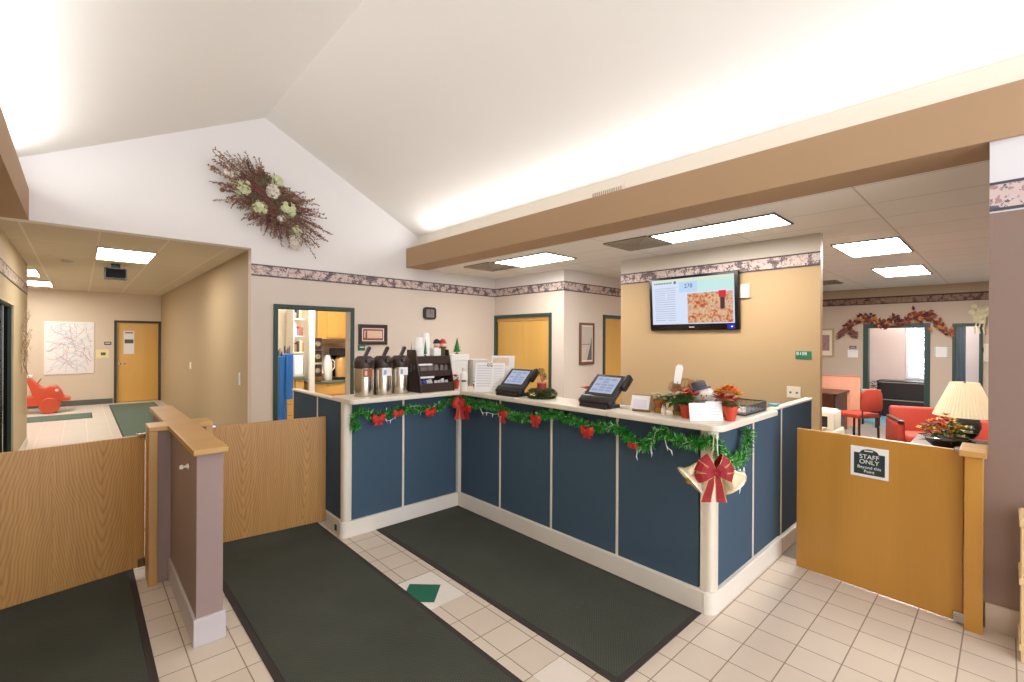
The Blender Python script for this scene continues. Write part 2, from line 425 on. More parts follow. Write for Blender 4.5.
b = B(); b.prism([(5.87, 0), (6.82, 0), (6.82, 2.07), (7.75, 2.07), (7.75, 0), (12.5, 0), (12.5, 2.9), (5.87, 2.9)], 'y', 4.9, 5.05); struct('wall_passage', b, m_back)
b = B(); b.box(5.75, 5.84, 1.36, 3.84, 0, 2.815); struct('wall_screen', b, m_tan)
b = B(); b.box(3.85, 4.0, -3.0, 0.075, 0, 2.815); b.box(3.85, 4.0, 0.075, 0.165, 0, 1.0); struct('wall_right', b, m_right)
b = B(); b.box(4.0, 12.65, -3.15, -3.0, 0, 2.9); struct('wall_office_side', b, m_pink)  # unseen wall put in to keep outside daylight from leaking into the office
b = B()
for (y0, y1, z0, z1) in ((2.10, 5.05, 0, 2.9), (1.10, 2.10, 1.98, 2.9), (0.70, 1.10, 0, 2.9), (0.36, 0.70, 0, 0.88), (0.36, 0.70, 1.98, 2.9), (-3.0, 0.36, 0, 2.9)):
    b.box(12.5, 12.65, y0, y1, z0, z1)
struct('wall_office_end', b, m_pink)
# side office seen through the opening
m_sidew = mat('side_office_paint', (214, 196, 192), 0.7, var=0.03)
b = B()
for (y0, y1, z0, z1) in ((-0.5, 0.9, 0, 2.9), (1.75, 3.2, 0, 2.9), (0.9, 1.75, 0, 0.75), (0.9, 1.75, 2.15, 2.9)): b.box(15.6, 15.75, y0, y1, z0, z1)
b.box(12.65, 15.75, 3.1, 3.25, 0, 2.9); b.box(12.65, 15.75, -0.6, -0.45, 0, 2.9)
b.box(13.9, 14.0, 1.62, 3.1, 0, 2.9)
struct('wall_side_office', b, m_sidew)
# ceilings
b = B()
for x0, z0, x1, z1 in ((1.75, 4.53, 4.22, 3.247), (1.75, 4.53, -0.75, 3.257)):
    b.prism([(x0, z0), (x1, z1), (x1, z1 + 0.12), (x0, z0 + 0.12)], 'y', -3.0, 6.62)
struct('ceiling', b, m_vault)
b = B(); b.box(4.22, 16.2, -3.15, 6.75, 2.815, 2.9); struct('ceiling_office', b, m_ceil)
b = B(); b.box(-3.3, 1.75, 6.752, 15.75, 2.815, 2.9); b.box(1.75, 5.3, 6.75, 10.2, 2.815, 2.9); struct('ceiling_hall', b, m_ceilh)
# beams with their coves
b = B(); b.box(3.83, 4.22, -3.0, 6.6, 2.815, 3.12); struct('beam_right', b, m_beam)
b = B(); b.box(4.04, 4.24, -3.0, 6.6, 3.12, 3.36); struct('trim_4', b, m_white)
b = B(); b.box(-0.80, -0.372, -3.0, 6.6, 2.815, 3.12); struct('beam_left', b, m_beam)
b = B(); b.box(-0.80, -0.58, -3.0, 6.6, 3.12, 3.36); struct('trim_5', b, m_white)
# wallpaper borders
b = B(); b.box(1.60, 5.72, 6.592, 6.6, 2.47, 2.62); struct('trim_6', b, m_border)
b = B(); b.box(5.712, 5.72, 4.9, 6.6, 2.47, 2.62); struct('trim_7', b, m_border)
b = B(); b.box(5.712, 10.0, 4.892, 4.9, 2.47, 2.62); struct('trim_8', b, m_border)
b = B(); b.box(5.742, 5.75, 1.36, 3.84, 2.47, 2.62); struct('trim_9', b, m_border)
b = B(); b.box(12.492, 12.5, -3.0, 4.9, 2.47, 2.63); struct('trim_10', b, m_border2)
b = B(); b.box(3.842, 3.85, -3.0, 0.075, 2.41, 2.575); struct('trim_11', b, m_border3)
b = B(); b.box(-0.61, -0.602, 0.0, 10.5, 2.33, 2.48); struct('trim_12', b, bordermat('floral_border_hall', (128, 112, 100), (206, 188, 172), (150, 124, 112), 2.33, 2.48))
# base boards
b = B(); b.box(3.832, 3.85, -3.0, 0.085, 0, 0.15, 0.004); struct('baseboard_right', b, mat('beige_base', (196, 180, 164), 0.4))
b = B(); b.box(-3.2, 0.62, 15.58, 15.6, 0, 0.13); struct('baseboard_hall', b, m_dgrey)
b = B(); b.box(-0.61, -0.595, 8.6, 10.5, 0, 0.10); struct('baseboard_left', b, m_trimw)
b = B(); b.box(12.48, 12.5, 2.16, 4.9, 0, 0.10); b.box(12.48, 12.5, -3, 1.04, 0, 0.10); struct('baseboard_office', b, m_dgrey)
# kitchen shell
b = B(); b.box(1.75, 5.3, 9.7, 9.85, 0, 2.9); struct('wall_kitchen_back', b, mat('kitchen_paint', (236, 226, 204), 0.6))
b = B(); b.box(5.3, 5.45, 6.75, 9.85, 0, 2.9); struct('wall_kitchen_right', b, mat('kitchen_paint_side', (236, 226, 204), 0.6))
b = B(); b.box(3.105, 3.20, 8.80, 8.88, 0, 2.815); struct('wall_kitchen_stub', b, m_white)

def frame(name, pts, mt, **kw):
    b = B()
    for p in pts: b.box(*p, 0.004)
    return struct(name, b, mt)
# door frames (green steel), doors
def door_x(name, x, y0, y1, z1, d0, leaf, fw=0.055):      # opening in a wall whose face is at x
    f = frame(name, [(x - 0.02, x + d0, y0, y0 + fw, 0, z1), (x - 0.02, x + d0, y1 - fw, y1, 0, z1), (x - 0.02, x + d0, y0 + fw, y1 - fw, z1 - fw, z1)], m_green)
    if leaf:
        b = B(); b.box(x + 0.05, x + 0.09, y0 + fw + .003, y1 - fw - .003, 0.01, z1 - fw - .004); obj('door_panel', b, m_door, f)
    return f
def door_y(name, y, x0, x1, z1, d0, leaf, fw=0.055, mt=None):
    f = frame(name, [(x0, x0 + fw, y - 0.02, y + d0, 0, z1), (x1 - fw, x1, y - 0.02, y + d0, 0, z1), (x0 + fw, x1 - fw, y - 0.02, y + d0, z1 - fw, z1)], mt or m_green)
    if leaf:
        b = B(); b.box(x0 + fw + .003, x1 - fw - .003, y + 0.05, y + 0.09, 0.01, z1 - fw - .004); obj('door_panel', b, m_door, f)
    return f
door_y('door_1', 6.6, 1.862, 2.965, 2.12, 0.17, False)
d = door_x('door_2', 5.72, 5.16, 6.61, 2.12, 0.15, False)
b = B(); b.box(5.75, 5.785, 5.22, 5.88, 0.01, 2.0, 0.003); obj('door_leaf', b, m_door, d)
b = B(); b.box(5.75, 5.785, 5.886, 6.55, 0.01, 2.0, 0.003); obj('door_leaf', b, m_door, d)
b = B(); b.box(5.735, 5.80, 5.215, 6.555, 2.0, 2.065, 0.003); obj('door_track', b, m_cap, d)
door_y('door_3', 4.9, 6.78, 7.80, 2.12, 0.15, True)
d = door_y('door_4', 15.6, 0.64, 1.60, 2.12, 0.15, True, 0.05, mat('dark_frame', (66, 66, 62), 0.5))
b = B(); b.lathe((0, 0, 0), [(0.03, 0), (0.03, 0.012), (0.012, 0.02), (0.012, 0.05)], 12, Matrix.Translation((0.76, 15.65, 1.0)) @ Matrix.Rotation(R(90), 4, 'X')); b.box(0.75, 0.88, 15.59, 15.605, 0.99, 1.01, 0.004)
obj('door_handle', b, m_chrome, d, True)
d = door_x('door_5', -0.61, 7.0, 8.58, 2.09, -0.12, False)
b = B(); b.box(-0.70, -0.66, 7.06, 7.80, 0.02, 2.03); obj('glass_panel', b, m_glass, d)
b = B(); b.box(-0.70, -0.64, 7.80, 7.86, 0.02, 2.03); obj('mullion', b, m_chrome, d)
b = B(); b.box(-0.70, -0.66, 7.86, 8.52, 0.02, 2.03); obj('glass_panel', b, m_glass, d)
d = door_x('door_6', 12.5, 1.06, 2.15, 2.05, 0.15, False, 0.09)
# side office windows
f = B()
for p in ((15.58, 15.66, 0.86, 0.92, 0.72, 2.18), (15.58, 15.66, 1.73, 1.79, 0.72, 2.18), (15.58, 15.66, 0.92, 1.73, 0.72, 0.78), (15.58, 15.66, 0.92, 1.73, 2.12, 2.18), (15.58, 15.66, 0.92, 1.73, 1.42, 1.47)): f.box(*p, 0.004)
w1 = struct('window_1', f, mat('window_vinyl', (236, 236, 240), 0.4))
m_pane = mat('window_glass', (240, 246, 250), 0.02, trans=1.0, var=0.0); m_pane.node_tree.nodes['Principled BSDF'].inputs['IOR'].default_value = 1.02
b = B(); b.box(15.61, 15.62, 0.92, 1.73, 0.78, 2.12); obj('pane', b, m_pane, w1)
f = B()
for p in ((12.47, 12.62, 0.32, 0.37, 0.83, 2.03), (12.47, 12.62, 0.69, 0.74, 0.83, 2.03), (12.47, 12.62, 0.37, 0.69, 0.83, 0.89), (12.47, 12.62, 0.37, 0.69, 1.97, 2.03)): f.box(*p, 0.004)
w2 = struct('window_2', f, m_green)
b = B(); b.box(12.56, 12.57, 0.37, 0.69, 0.89, 1.97); obj('pane', b, m_pane, w2)
b = B()
for i in range(7): b.box(12.575, 12.585, 0.555 + i * 0.019, 0.572 + i * 0.019, 0.89, 1.97, 0.002)
obj('blind', b, mat('teal_blind', (40, 104, 128), 0.6), w2)

# ------------------------------------------------------------------ half wall and gates
b = B(); b.box(0.46, 0.585, 2.965, 5.03, 0.0, 1.03, 0.003); hw = struct('wall_partition', b, m_half)
b = B(); b.box(0.375, 0.66, 3.915, 4.07, 0.0, 1.03, 0.003); obj('stub', b, m_half, hw)
b = B(); b.prism([(0.44, 2.925), (0.602, 2.925), (0.602, 3.875), (0.70, 3.875), (0.70, 4.105), (0.602, 4.105), (0.602, 5.06), (0.44, 5.06), (0.44, 4.105), (0.335, 4.105), (0.335, 3.875), (0.44, 3.875)], 'z', 1.03, 1.062, 0.005)
obj('cap', b, m_cap, hw)
b = B(); b.box(0.447, 0.598, 2.95, 3.915, 0, 0.15, 0.004); b.box(0.447, 0.598, 4.07, 5.04, 0, 0.15, 0.004); obj('baseboard', b, mat('lilac_base', (206, 198, 200), 0.4), hw)
b = B(); b.box(0.338, 0.385, 3.885, 4.10, 0.0, 1.03, 0.003); obj('end_post', b, m_cap, hw)
b = B(); b.box(0.655, 0.70, 3.885, 4.10, 0.0, 1.03, 0.003); obj('end_post', b, m_cap, hw)
b = B(); b.lathe((0.452, 3.16, 0.93), [(0.016, 0), (0.016, 0.006), (0.007, 0.012), (0.007, 0.022), (0.014, 0.03), (0.010, 0.042), (0, 0.044)], 14, Matrix.Rotation(R(-90), 4, 'Y')); obj('knob', b, m_cream, hw, True)

def gate(label, p0, p1, z0, z1, mt, hinge_at, th=0.034):
    d = Vector((p1[0] - p0[0], p1[1] - p0[1], 0)); L = d.length
    t = thing('swing_gate', label, 'gate', (p0[0], p0[1], 0), math.atan2(d.y, d.x))
    M = ROOT[t.name]
    b = B(); b.box(0, L, -th / 2, th / 2, z0, z1, 0.004, M=M); obj('panel', b, mt, t)
    hx = 0.0 if hinge_at == 0 else L
    for zz in (z0 + 0.03, z1 - 0.03):
        b = B(); b.box(hx - 0.04, hx + 0.04, -th / 2 - 0.012, th / 2 + 0.012, zz - 0.03 if zz < 0.5 else z1 - 0.01, zz + 0.03 if zz < 0.5 else z1 + 0.012, 0.004, M=M)
        obj('hinge', b, m_chrome, t)
    return t
gate('oak gate left of the half wall, hung from its short arm', (0.334, 4.145), (-0.585, 3.985), 0.06, 0.975, m_oak, 0)
gate('oak gate between the half wall and the blue counter', (0.735, 4.2), (1.588, 4.105), 0.06, 0.975, m_oak, 0)
gate('golden wooden gate right of the counter carrying the staff notice', (3.795, 0.172), (3.86, 1.05), 0.012, 1.02, m_oakg, 0)
# post and cap at the end of the right wall
b = B(); b.box(3.725, 3.848, 0.09, 0.166, 0, 1.0, 0.003)
tag(obj('gate_post', b, m_oakg), 'golden wooden post at the wall end where the right gate hangs', 'post')
b = B(); b.box(3.70, 3.86, 0.077, 0.19, 1.001, 1.035, 0.004); b.box(3.86, 4.01, 0.077, 0.19, 1.001, 1.035, 0.004); o = obj('post_cap', b, m_cap, bpy.data.objects['gate_post'])

# ------------------------------------------------------------------ mats
def floor_mat(label, x0, x1, y0, y1, mt=m_mat, z0=0.0, edge=0.035, group='floor mats'):
    t = thing('floor_mat', label, 'mat', ((x0 + x1) / 2, (y0 + y1) / 2, z0), 0, group)
    b = B(); b.box(x0 + edge, x1 - edge, y0 + edge, y1 - edge, z0, z0 + 0.009, 0.002); obj('pile', b, mt, t)
    b = B()
    for q in ((x0, x1, y0, y0 + edge), (x0, x1, y1 - edge, y1), (x0, x0 + edge, y0 + edge, y1 - edge), (x1 - edge, x1, y0 + edge, y1 - edge)): b.box(*q, z0, z0 + 0.006, 0.002)
    obj('rubber_border', b, m_matedge, t)
floor_mat('dark ribbed mat lying in front of the left oak gate', -0.58, 0.285, 1.2, 4.72)
floor_mat('dark ribbed mat running from the half wall to the middle oak gate', 0.69, 1.57, 0.4, 4.34)
floor_mat('dark ribbed mat lying along the foot of the blue counter', 1.885, 2.762, 1.26, 3.735)
floor_mat('large grey green mat on the hall floor in front of the far door', 0.53, 1.42, 9.6, 15.2, m_hmat, edge=0.02)
floor_mat('narrow grey green mat strip on the hall floor near the orange ride-on', -1.8, 0.2, 13.0, 13.9, m_hmat, edge=0.02)
#STAGE3
# ================================================================== LIGHTS AND VENTS IN THE CEILINGS
def ceiling_light(label, x0, x1, y0, y1, glow=m_glow, group=None, fr=None):
    t = thing('ceiling_light', label, 'light', ((x0 + x1) / 2, (y0 + y1) / 2, 2.815), 0, group or 'ceiling light panels')
    b = B(); e = 0.018
    for q in ((x0 - e, x1 + e, y0 - e, y0), (x0 - e, x1 + e, y1, y1 + e), (x0 - e, x0, y0, y1), (x1, x1 + e, y0, y1)): b.box(*q, 2.800, 2.815, 0.002)
    obj('frame', b, fr or m_grille, t)
    b = B(); b.box(x0, x1, y0, y1, 2.806, 2.814); obj('diffuser', b, glow, t)
m_lf = mat('dark_light_trim', (96, 90, 84), 0.5)
ceiling_light('lit ceiling panel beside the beam, above the closet door', 4.47, 5.07, 4.14, 5.19, fr=m_lf)
ceiling_light('long lit ceiling panel above the wall with the television', 4.58, 5.08, 1.45, 2.68, fr=m_lf)
ceiling_light('nearer of the two lit ceiling panels over the office at right', 6.56, 7.67, 0.83, 1.43, m_glowo, fr=m_lf)
ceiling_light('farther of the two lit ceiling panels over the office at right', 9.13, 10.38, 0.88, 1.46, m_glowo, fr=m_lf)
ceiling_light('lit ceiling panel at the near end of the hall', 0.17, 0.75, 7.87, 9.02, m_glowh)
ceiling_light('half hidden lit panel at the hall\'s left, second from the front', -1.15, -0.55, 11.2, 12.4, m_glowh)
ceiling_light('small looking lit panel farthest down the hall', -1.15, -0.45, 13.4, 14.6, m_glowh)
t = thing('ceiling_light', 'added unseen light panel brightening the kitchen behind the doorway', 'light', (2.9, 8.2, 2.815), 0, 'ceiling light panels')  # out of view, added to brighten the kitchen
b = B(); b.box(2.38, 3.42, 7.88, 8.52, 2.80, 2.815); obj('frame', b, m_grille, t)
b = B(); b.box(2.4, 3.4, 7.9, 8.5, 2.797, 2.80); obj('diffuser', b, m_glowk, t)
t = thing('ceiling_light', 'added unseen light panel brightening the side office behind the garlanded door', 'light', (14.6, 1.2, 2.815), 0, 'ceiling light panels')  # hidden panel added to brighten the side office interior
b = B(); b.box(14.28, 15.32, 0.88, 1.52, 2.80, 2.815); obj('frame', b, m_grille, t)
b = B(); b.box(14.3, 15.3, 0.9, 1.5, 2.797, 2.80); obj('diffuser', b, m_glowh, t)
t = thing('ceiling_light', 'added unseen light panel just inside the side office door', 'light', (13.2, 1.2, 2.815), 0, 'ceiling light panels')  # second hidden panel added for more light in the side office
b = B(); b.box(12.92, 13.58, 0.68, 1.72, 2.80, 2.815); obj('frame', b, m_grille, t)
b = B(); b.box(12.94, 13.56, 0.7, 1.7, 2.797, 2.80); obj('diffuser', b, m_glow, t)
def vent(label, x0, x1, y0, y1, n=7):
    t = thing('ceiling_vent', label, 'vent', ((x0 + x1) / 2, (y0 + y1) / 2, 2.815), 0, 'ceiling air vents')
    b = B(); b.box(x0, x1, y0, y1, 2.808, 2.815); obj('backing', b, m_dark, t)
    b = B(); cx, cy = (x0 + x1) / 2, (y0 + y1) / 2
    for i in range(n):
        k = 1 - i / n
        hx, hy = (x1 - x0) / 2 * k, (y1 - y0) / 2 * k; e = 0.016
        for q in ((cx - hx, cx + hx, cy - hy, cy - hy + e), (cx - hx, cx + hx, cy + hy - e, cy + hy), (cx - hx, cx - hx + e, cy - hy + e, cy + hy - e), (cx + hx - e, cx + hx, cy - hy + e, cy + hy - e)):
            b.box(*q, 2.796, 2.808)
    obj('slats', b, m_grille, t)
vent('square slatted air vent left of the lit panel by the closet', 4.42, 5.02, 5.26, 5.86)
vent('square slatted air vent left of the long lit panel', 4.55, 5.12, 2.72, 3.29)
vent('small dark air vent on the office ceiling beside the screen wall', 10.3, 10.9, 2.2, 2.7, 4)
# white grille on the cove face
t = thing('wall_grille', 'small white air grille on the white face above the beam', 'vent', (4.04, 2.87, 3.22))
b = B(); b.box(4.03, 4.04, 2.66, 3.08, 3.14, 3.30, 0.003); obj('plate', b, m_white, t)
b = B()
for i in range(14): b.box(4.022, 4.03, 2.69 + i * 0.027, 2.70 + i * 0.027, 3.15, 3.235)
obj('slats', b, m_grille, t)
t = thing('speaker_box', 'black speaker box hanging from the hall ceiling', 'speaker', (0.405, 9.5, 2.815))
b = B(); b.box(0.27, 0.54, 9.42, 9.62, 2.575, 2.745, 0.006); obj('cabinet', b, m_black, t)
b = B(); b.box(0.35, 0.46, 9.48, 9.56, 2.745, 2.815, 0.004); obj('mount', b, m_black, t)
b = B(); b.box(0.285, 0.525, 9.414, 9.42, 2.59, 2.73, 0.002); obj('front_mesh', b, mat('speaker_mesh', (20, 20, 22), 0.9, spec=0.1), t)
b = B(); b.lathe((-0.14, 9.6, 2.815), [(0.0, -0.035), (0.05, -0.03), (0.075, -0.008), (0.075, 0)], 20)
tag(obj('smoke_detector', b, m_grille, None, True), 'round detector on the hall ceiling left of the speaker box', 'detector')

# ================================================================== THE RECEPTION COUNTER
Z1 = 1.125
t = thing('reception_counter', 'L-shaped reception counter of blue fabric panels with cream posts and base', 'counter', (2.79, 3.76, 0))
def panel_x(x, y0, y1, z1=Z1, out=-1, m=m_blue):     # panel whose face is at x, looking to -x
    b = B(); b.box(x, x + 0.05, min(y0, y1) + 0.006, max(y0, y1) - 0.006, 0.12, z1, 0.006); return obj('panel', b, m, t)
def panel_y(y, x0, x1, z1=Z1):
    b = B(); b.box(x0 + 0.006, x1 - 0.006, y, y + 0.05, 0.12, z1, 0.006); return obj('panel', b, m_blue, t)
for a, c in ((1.664, 2.158), (2.162, 2.762)): panel_y(3.76, a, c)
for a, c in ((3.735, 3.14), (3.136, 2.517), (2.513, 1.889), (1.885, 1.29)): panel_x(2.79, c, a)
for a, c in ((2.885, 3.468), (3.472, 4.058), (4.062, 4.90)): panel_y(1.22, a, c)
for a, c in ((3.80, 4.36), (4.364, 5.03)): panel_x(1.612, a, c)
def strip(x0, x1, y0, y1, z0=0.12, z1=Z1):
    b = B(); b.box(x0, x1, y0, y1, z0, z1, 0.003); return obj('seam_strip', b, m_cream, t)
strip(2.150, 2.170, 3.756, 3.80)
for y in (3.138, 2.515, 1.887): strip(2.786, 2.83, y - 0.010, y + 0.010)
for x in (3.47, 4.06): strip(x - 0.010, x + 0.010, 1.216, 1.26)
strip(1.608, 1.66, 4.352, 4.372)
strip(2.755, 2.80, 3.725, 3.775)
strip(1.662, 1.672, 3.752, 3.79); strip(2.782, 2.80, 1.268, 1.282)
strip(4.885, 4.905, 1.215, 1.28)
def rrect(x0, x1, y0, y1, corners, n=6):     # outline with some corners rounded: corners {index: radius}, order (x0,y0),(x1,y0),(x1,y1),(x0,y1)
    cs = [(x0, y0), (x1, y0), (x1, y1), (x0, y1)]; out = []
    for i, (x, y) in enumerate(cs):
        r = corners.get(i, 0)
        if not r: out.append((x, y)); continue
        cx = x + r if i in (0, 3) else x - r; cy = y + r if i in (0, 1) else y - r
        for k in range(n + 1):
            a = R(180 + 90 * i + 90 * k / n); out.append((cx + r * math.cos(a), cy + r * math.sin(a)))
    return out
b = B(); b.prism(rrect(1.597, 1.661, 3.742, 3.80, {0: 0.03, 1: 0.012}), 'z', 0.12, Z1); obj('corner_post', b, m_cream, t, True)
b = B(); b.prism(rrect(2.783, 2.872, 1.205, 1.268, {0: 0.035, 1: 0.012}), 'z', 0.12, Z1); obj('corner_post', b, m_cream, t, True)
# base mouldings
def base(pts, h=0.135):
    b = B(); b.prism(pts, 'z', 0.0, h, 0.006); return obj('base_moulding', b, m_trimw, t)
base(rrect(1.580, 2.767, 3.735, 3.80, {0: 0.05}))
base([(2.762, 3.80), (2.82, 3.80), (2.82, 1.24), (2.762, 1.24)])
base(rrect(2.762, 4.00, 1.19, 1.26, {0: 0.06}))
base([(4.012, 1.19), (4.90, 1.19), (4.90, 1.26), (4.012, 1.26)], 0.125)
base([(1.592, 3.80), (1.66, 3.80), (1.66, 5.03), (1.592, 5.03)])
b = B(); b.box(1.587, 1.592, 3.86, 3.90, 0.035, 0.085, 0.002); obj('outlet', b, m_black, t)
# cream rails on top of the lower side screens
b = B(); b.box(1.60, 1.672, 3.995, 5.035, Z1, Z1 + 0.018, 0.004); obj('top_rail', b, m_cream, t)
b = B(); b.box(3.66, 4.905, 1.212, 1.275, Z1 - 0.002, Z1 + 0.016, 0.004); obj('top_rail', b, m_cream, t)

t = thing('countertop', 'cream laminate ledge running along the top of the blue counter', 'countertop', (2.86, 3.74, Z1))
ZT = 1.165
b = B(); b.prism(rrect(1.595, 2.685, 3.60, 3.99, {0: 0.05, 3: 0.03}), 'z', Z1, ZT, 0.009); obj('countertop_section', b, m_cream, t)
b = B(); b.prism([(2.687, 3.99), (2.687, 2.853), (3.04, 2.853), (3.04, 3.99)], 'z', Z1, ZT, 0.009); obj('countertop_section', b, m_cream, t)
b = B(); b.prism([(2.684, 2.850), (2.684, 1.905), (3.04, 1.905), (3.04, 2.850)], 'z', Z1, ZT, 0.009); obj('countertop_section', b, m_cream, t)
L = rrect(2.680, 3.66, 1.115, 1.49, {0: 0.07, 1: 0.03})
L = [p for p in L if not (abs(p[0] - 2.68) < 1e-6 and p[1] > 1.4)] + [(3.04, 1.49), (3.04, 1.902), (2.680, 1.902)]
b = B(); b.prism(L, 'z', Z1, ZT, 0.009); obj('countertop_section', b, m_cream, t)
#STAGE4
# ================================================================== THINGS ON THE COUNTER
# airpots: one modelled round the origin, then copied
m_lblbrown = mat('brown_label', (150, 84, 50), 0.6); m_lblblue = mat('pale_blue_print', (150, 160, 210), 0.6)
ap = thing('airpot', 'steel coffee airpot nearest the kitchen doorway, with a brown label', 'airpot', (0, 0, 0), 0, 'coffee airpots')
b = B(); b.lathe((0, 0, 0), [(0.0, 0), (0.083, 0), (0.085, 0.008), (0.085, 0.235), (0.082, 0.245), (0.0, 0.245)], 36); obj('body', b, m_steel, ap, True)
b = B(); b.lathe((0, 0, 0), [(0.0, 0.243), (0.087, 0.243), (0.090, 0.25), (0.090, 0.298), (0.078, 0.325), (0.055, 0.345), (0.0, 0.348)], 36)
b.box(-0.03, 0.03, -0.118, -0.07, 0.285, 0.325, 0.01)
obj('lid', b, m_dbrown, ap, True)
b = B(); b.prism([(-0.008, 0.34), (0.022, 0.34), (0.062, 0.415), (0.045, 0.43), (0.03, 0.42)], 'y', -0.014, 0.014, 0.004); obj('pump_lever', b, m_dbrown, ap)
b = B(); b.tube([(0.088, -0.01, 0.29), (0.106, -0.01, 0.285), (0.106, -0.01, 0.20), (0.09, -0.01, 0.19)], 0.006, 8); obj('side_bracket', b, m_dbrown, ap, True)
def curved_label(r, z0, z1, a0, a1, m, name='label'):
    b = B(); n = 10
    for i in range(n):
        t0, t1 = R(a0 + (a1 - a0) * i / n), R(a0 + (a1 - a0) * (i + 1) / n)
        b.face([(r * math.cos(t0), r * math.sin(t0), z0), (r * math.cos(t1), r * math.sin(t1), z0), (r * math.cos(t1), r * math.sin(t1), z1), (r * math.cos(t0), r * math.sin(t0), z1)])
    return obj(name, b, m, ap)
lb = curved_label(0.0865, 0.17, 0.238, -122, -62, m_lblbrown)
lb2 = curved_label(0.0872, 0.182, 0.222, -112, -98, mat('label_mark', (220, 180, 150), 0.6), 'label_mark'); lb2.parent = lb
place(ap, (1.80, 3.80, ZT), R(0))
ap2 = dup(ap, (1.975, 3.80, ZT), R(2), 'middle steel airpot, with a white label')
ap3 = dup(ap, (2.145, 3.80, ZT), R(-3), 'steel airpot with a white label beside the dark condiment rack')
for a in (ap2, ap3):
    for ch in a.children:
        if ch.name.startswith('label'):
            ch.data = ch.data.copy(); ch.data.materials[0] = m_paper
            for g in ch.children: g.data = g.data.copy(); g.data.materials[0] = m_lblblue

# condiment rack: slanted side panels, three bins
t = thing('condiment_rack', 'dark brown condiment rack with slanted sides beside the airpots', 'rack', (2.47, 3.79, ZT))
Y0, Y1 = 3.655, 3.90
prof = [(Y0, ZT), (Y1, ZT), (Y1, ZT + 0.395), (Y0 + 0.10, ZT + 0.395), (Y0, ZT + 0.06)]
for x in (2.275, 2.643):
    b = B(); b.prism(prof, 'x', x, x + 0.012, 0.002); obj('side_panel', b, m_dbrown, t)
b = B(); b.box(2.287, 2.643, Y1 - 0.012, Y1, ZT, ZT + 0.34, 0.002); obj('back_panel', b, m_dbrown, t)
for k, (yy, z0, z1) in enumerate(((Y0 + 0.004, 0.0, 0.085), (Y0 + 0.045, 0.14, 0.20), (Y0 + 0.078, 0.255, 0.335))):
    b = B(); b.box(2.287, 2.643, yy, yy + 0.012, ZT + z0 + 0.002, ZT + z1, 0.003); b.box(2.287, 2.643, yy + 0.012, Y1 - 0.012, ZT + z0 + 0.004, ZT + z0 + 0.014, 0.002)
    obj('bin', b, m_dbrown, t)
b = B(); b.box(2.287, 2.643, Y0 + 0.085, Y1 - 0.012, ZT + 0.318, ZT + 0.335, 0.002); obj('top_shelf', b, m_dbrown, t)
for zz in (0.135, 0.252):
    b = B(); b.box(2.30, 2.45, Y0 + zz * 0.28 + 0.004, Y0 + zz * 0.28 + 0.012, ZT + zz - 0.006, ZT + zz + 0.012, 0.002); obj('label_strip', b, m_paper, t)
packets = []
for k in range(26):
    row = k % 2
    x = 2.30 + (k // 2) * 0.026; zb = ZT + (0.016, 0.156)[row]; yb = Y0 + (0.045, 0.085)[row]
    b = B(); b.box(-0.018, 0.018, -0.004, 0.004, 0.0, 0.085 + rnd.random() * 0.02, 0.002, M=Matrix.Translation((x, yb + rnd.random() * 0.03, zb)) @ Matrix.Rotation(R(rnd.uniform(-14, 14)), 4, 'Y') @ Matrix.Rotation(R(rnd.uniform(-20, 10)), 4, 'X'))
    col = ((60, 80, 160) if k < 8 else (210, 208, 206)) if row == 0 else (128, 116, 110)
    o = obj('sugar_packet', b, mat('packet_paper_%d' % k, col, 0.5))
    tag(o, 'blue packet in the bottom bin of the condiment rack' if row == 0 and k < 8 else ('pale packet in the bottom bin of the condiment rack' if row == 0 else 'greyish packet in the middle bin of the condiment rack'), 'packet',
        'blue packets in the rack' if row == 0 and k < 8 else ('pale packets in the rack' if row == 0 else 'grey packets in the rack'))

# foam cups stacked upside down on the rack, box of lids, snowman couple, little trees
m_foam = mat('white_foam', (242, 240, 236), 0.7, var=0.02)
ZR = ZT + 0.3355
def cup_stack(n, x, y, label):
    t = thing('cup_stack', label, 'cups', (x, y, ZR), 0, 'foam cup stacks')
    for i in range(n):
        z = ZR + i * 0.014
        b = B(); b.lathe((x, y, z), [(0.047, 0), (0.048, 0.004), (0.046, 0.008), (0.034, 0.105), (0.031, 0.108), (0, 0.108)], 24); obj('cup', b, m_foam, t, True)
cup_stack(6, 2.345, 3.80, 'left of two white foam cup stacks standing upside down on the rack')
cup_stack(9, 2.44, 3.84, 'taller right stack of white foam cups upside down on the rack')
t = thing('lid_box', 'small open white box of lids on top of the condiment rack', 'box', (2.532, 3.79, ZR))
b = B(); b.box(2.492, 2.572, 3.765, 3.845, ZR, ZR + 0.07, 0.003); obj('carton', b, m_foam, t)
b = B(); b.lathe((2.532, 3.805, ZR + 0.07), [(0.034, 0), (0.036, 0.004), (0.03, 0.01), (0, 0.01)], 20); obj('lid', b, m_paper, t, True)
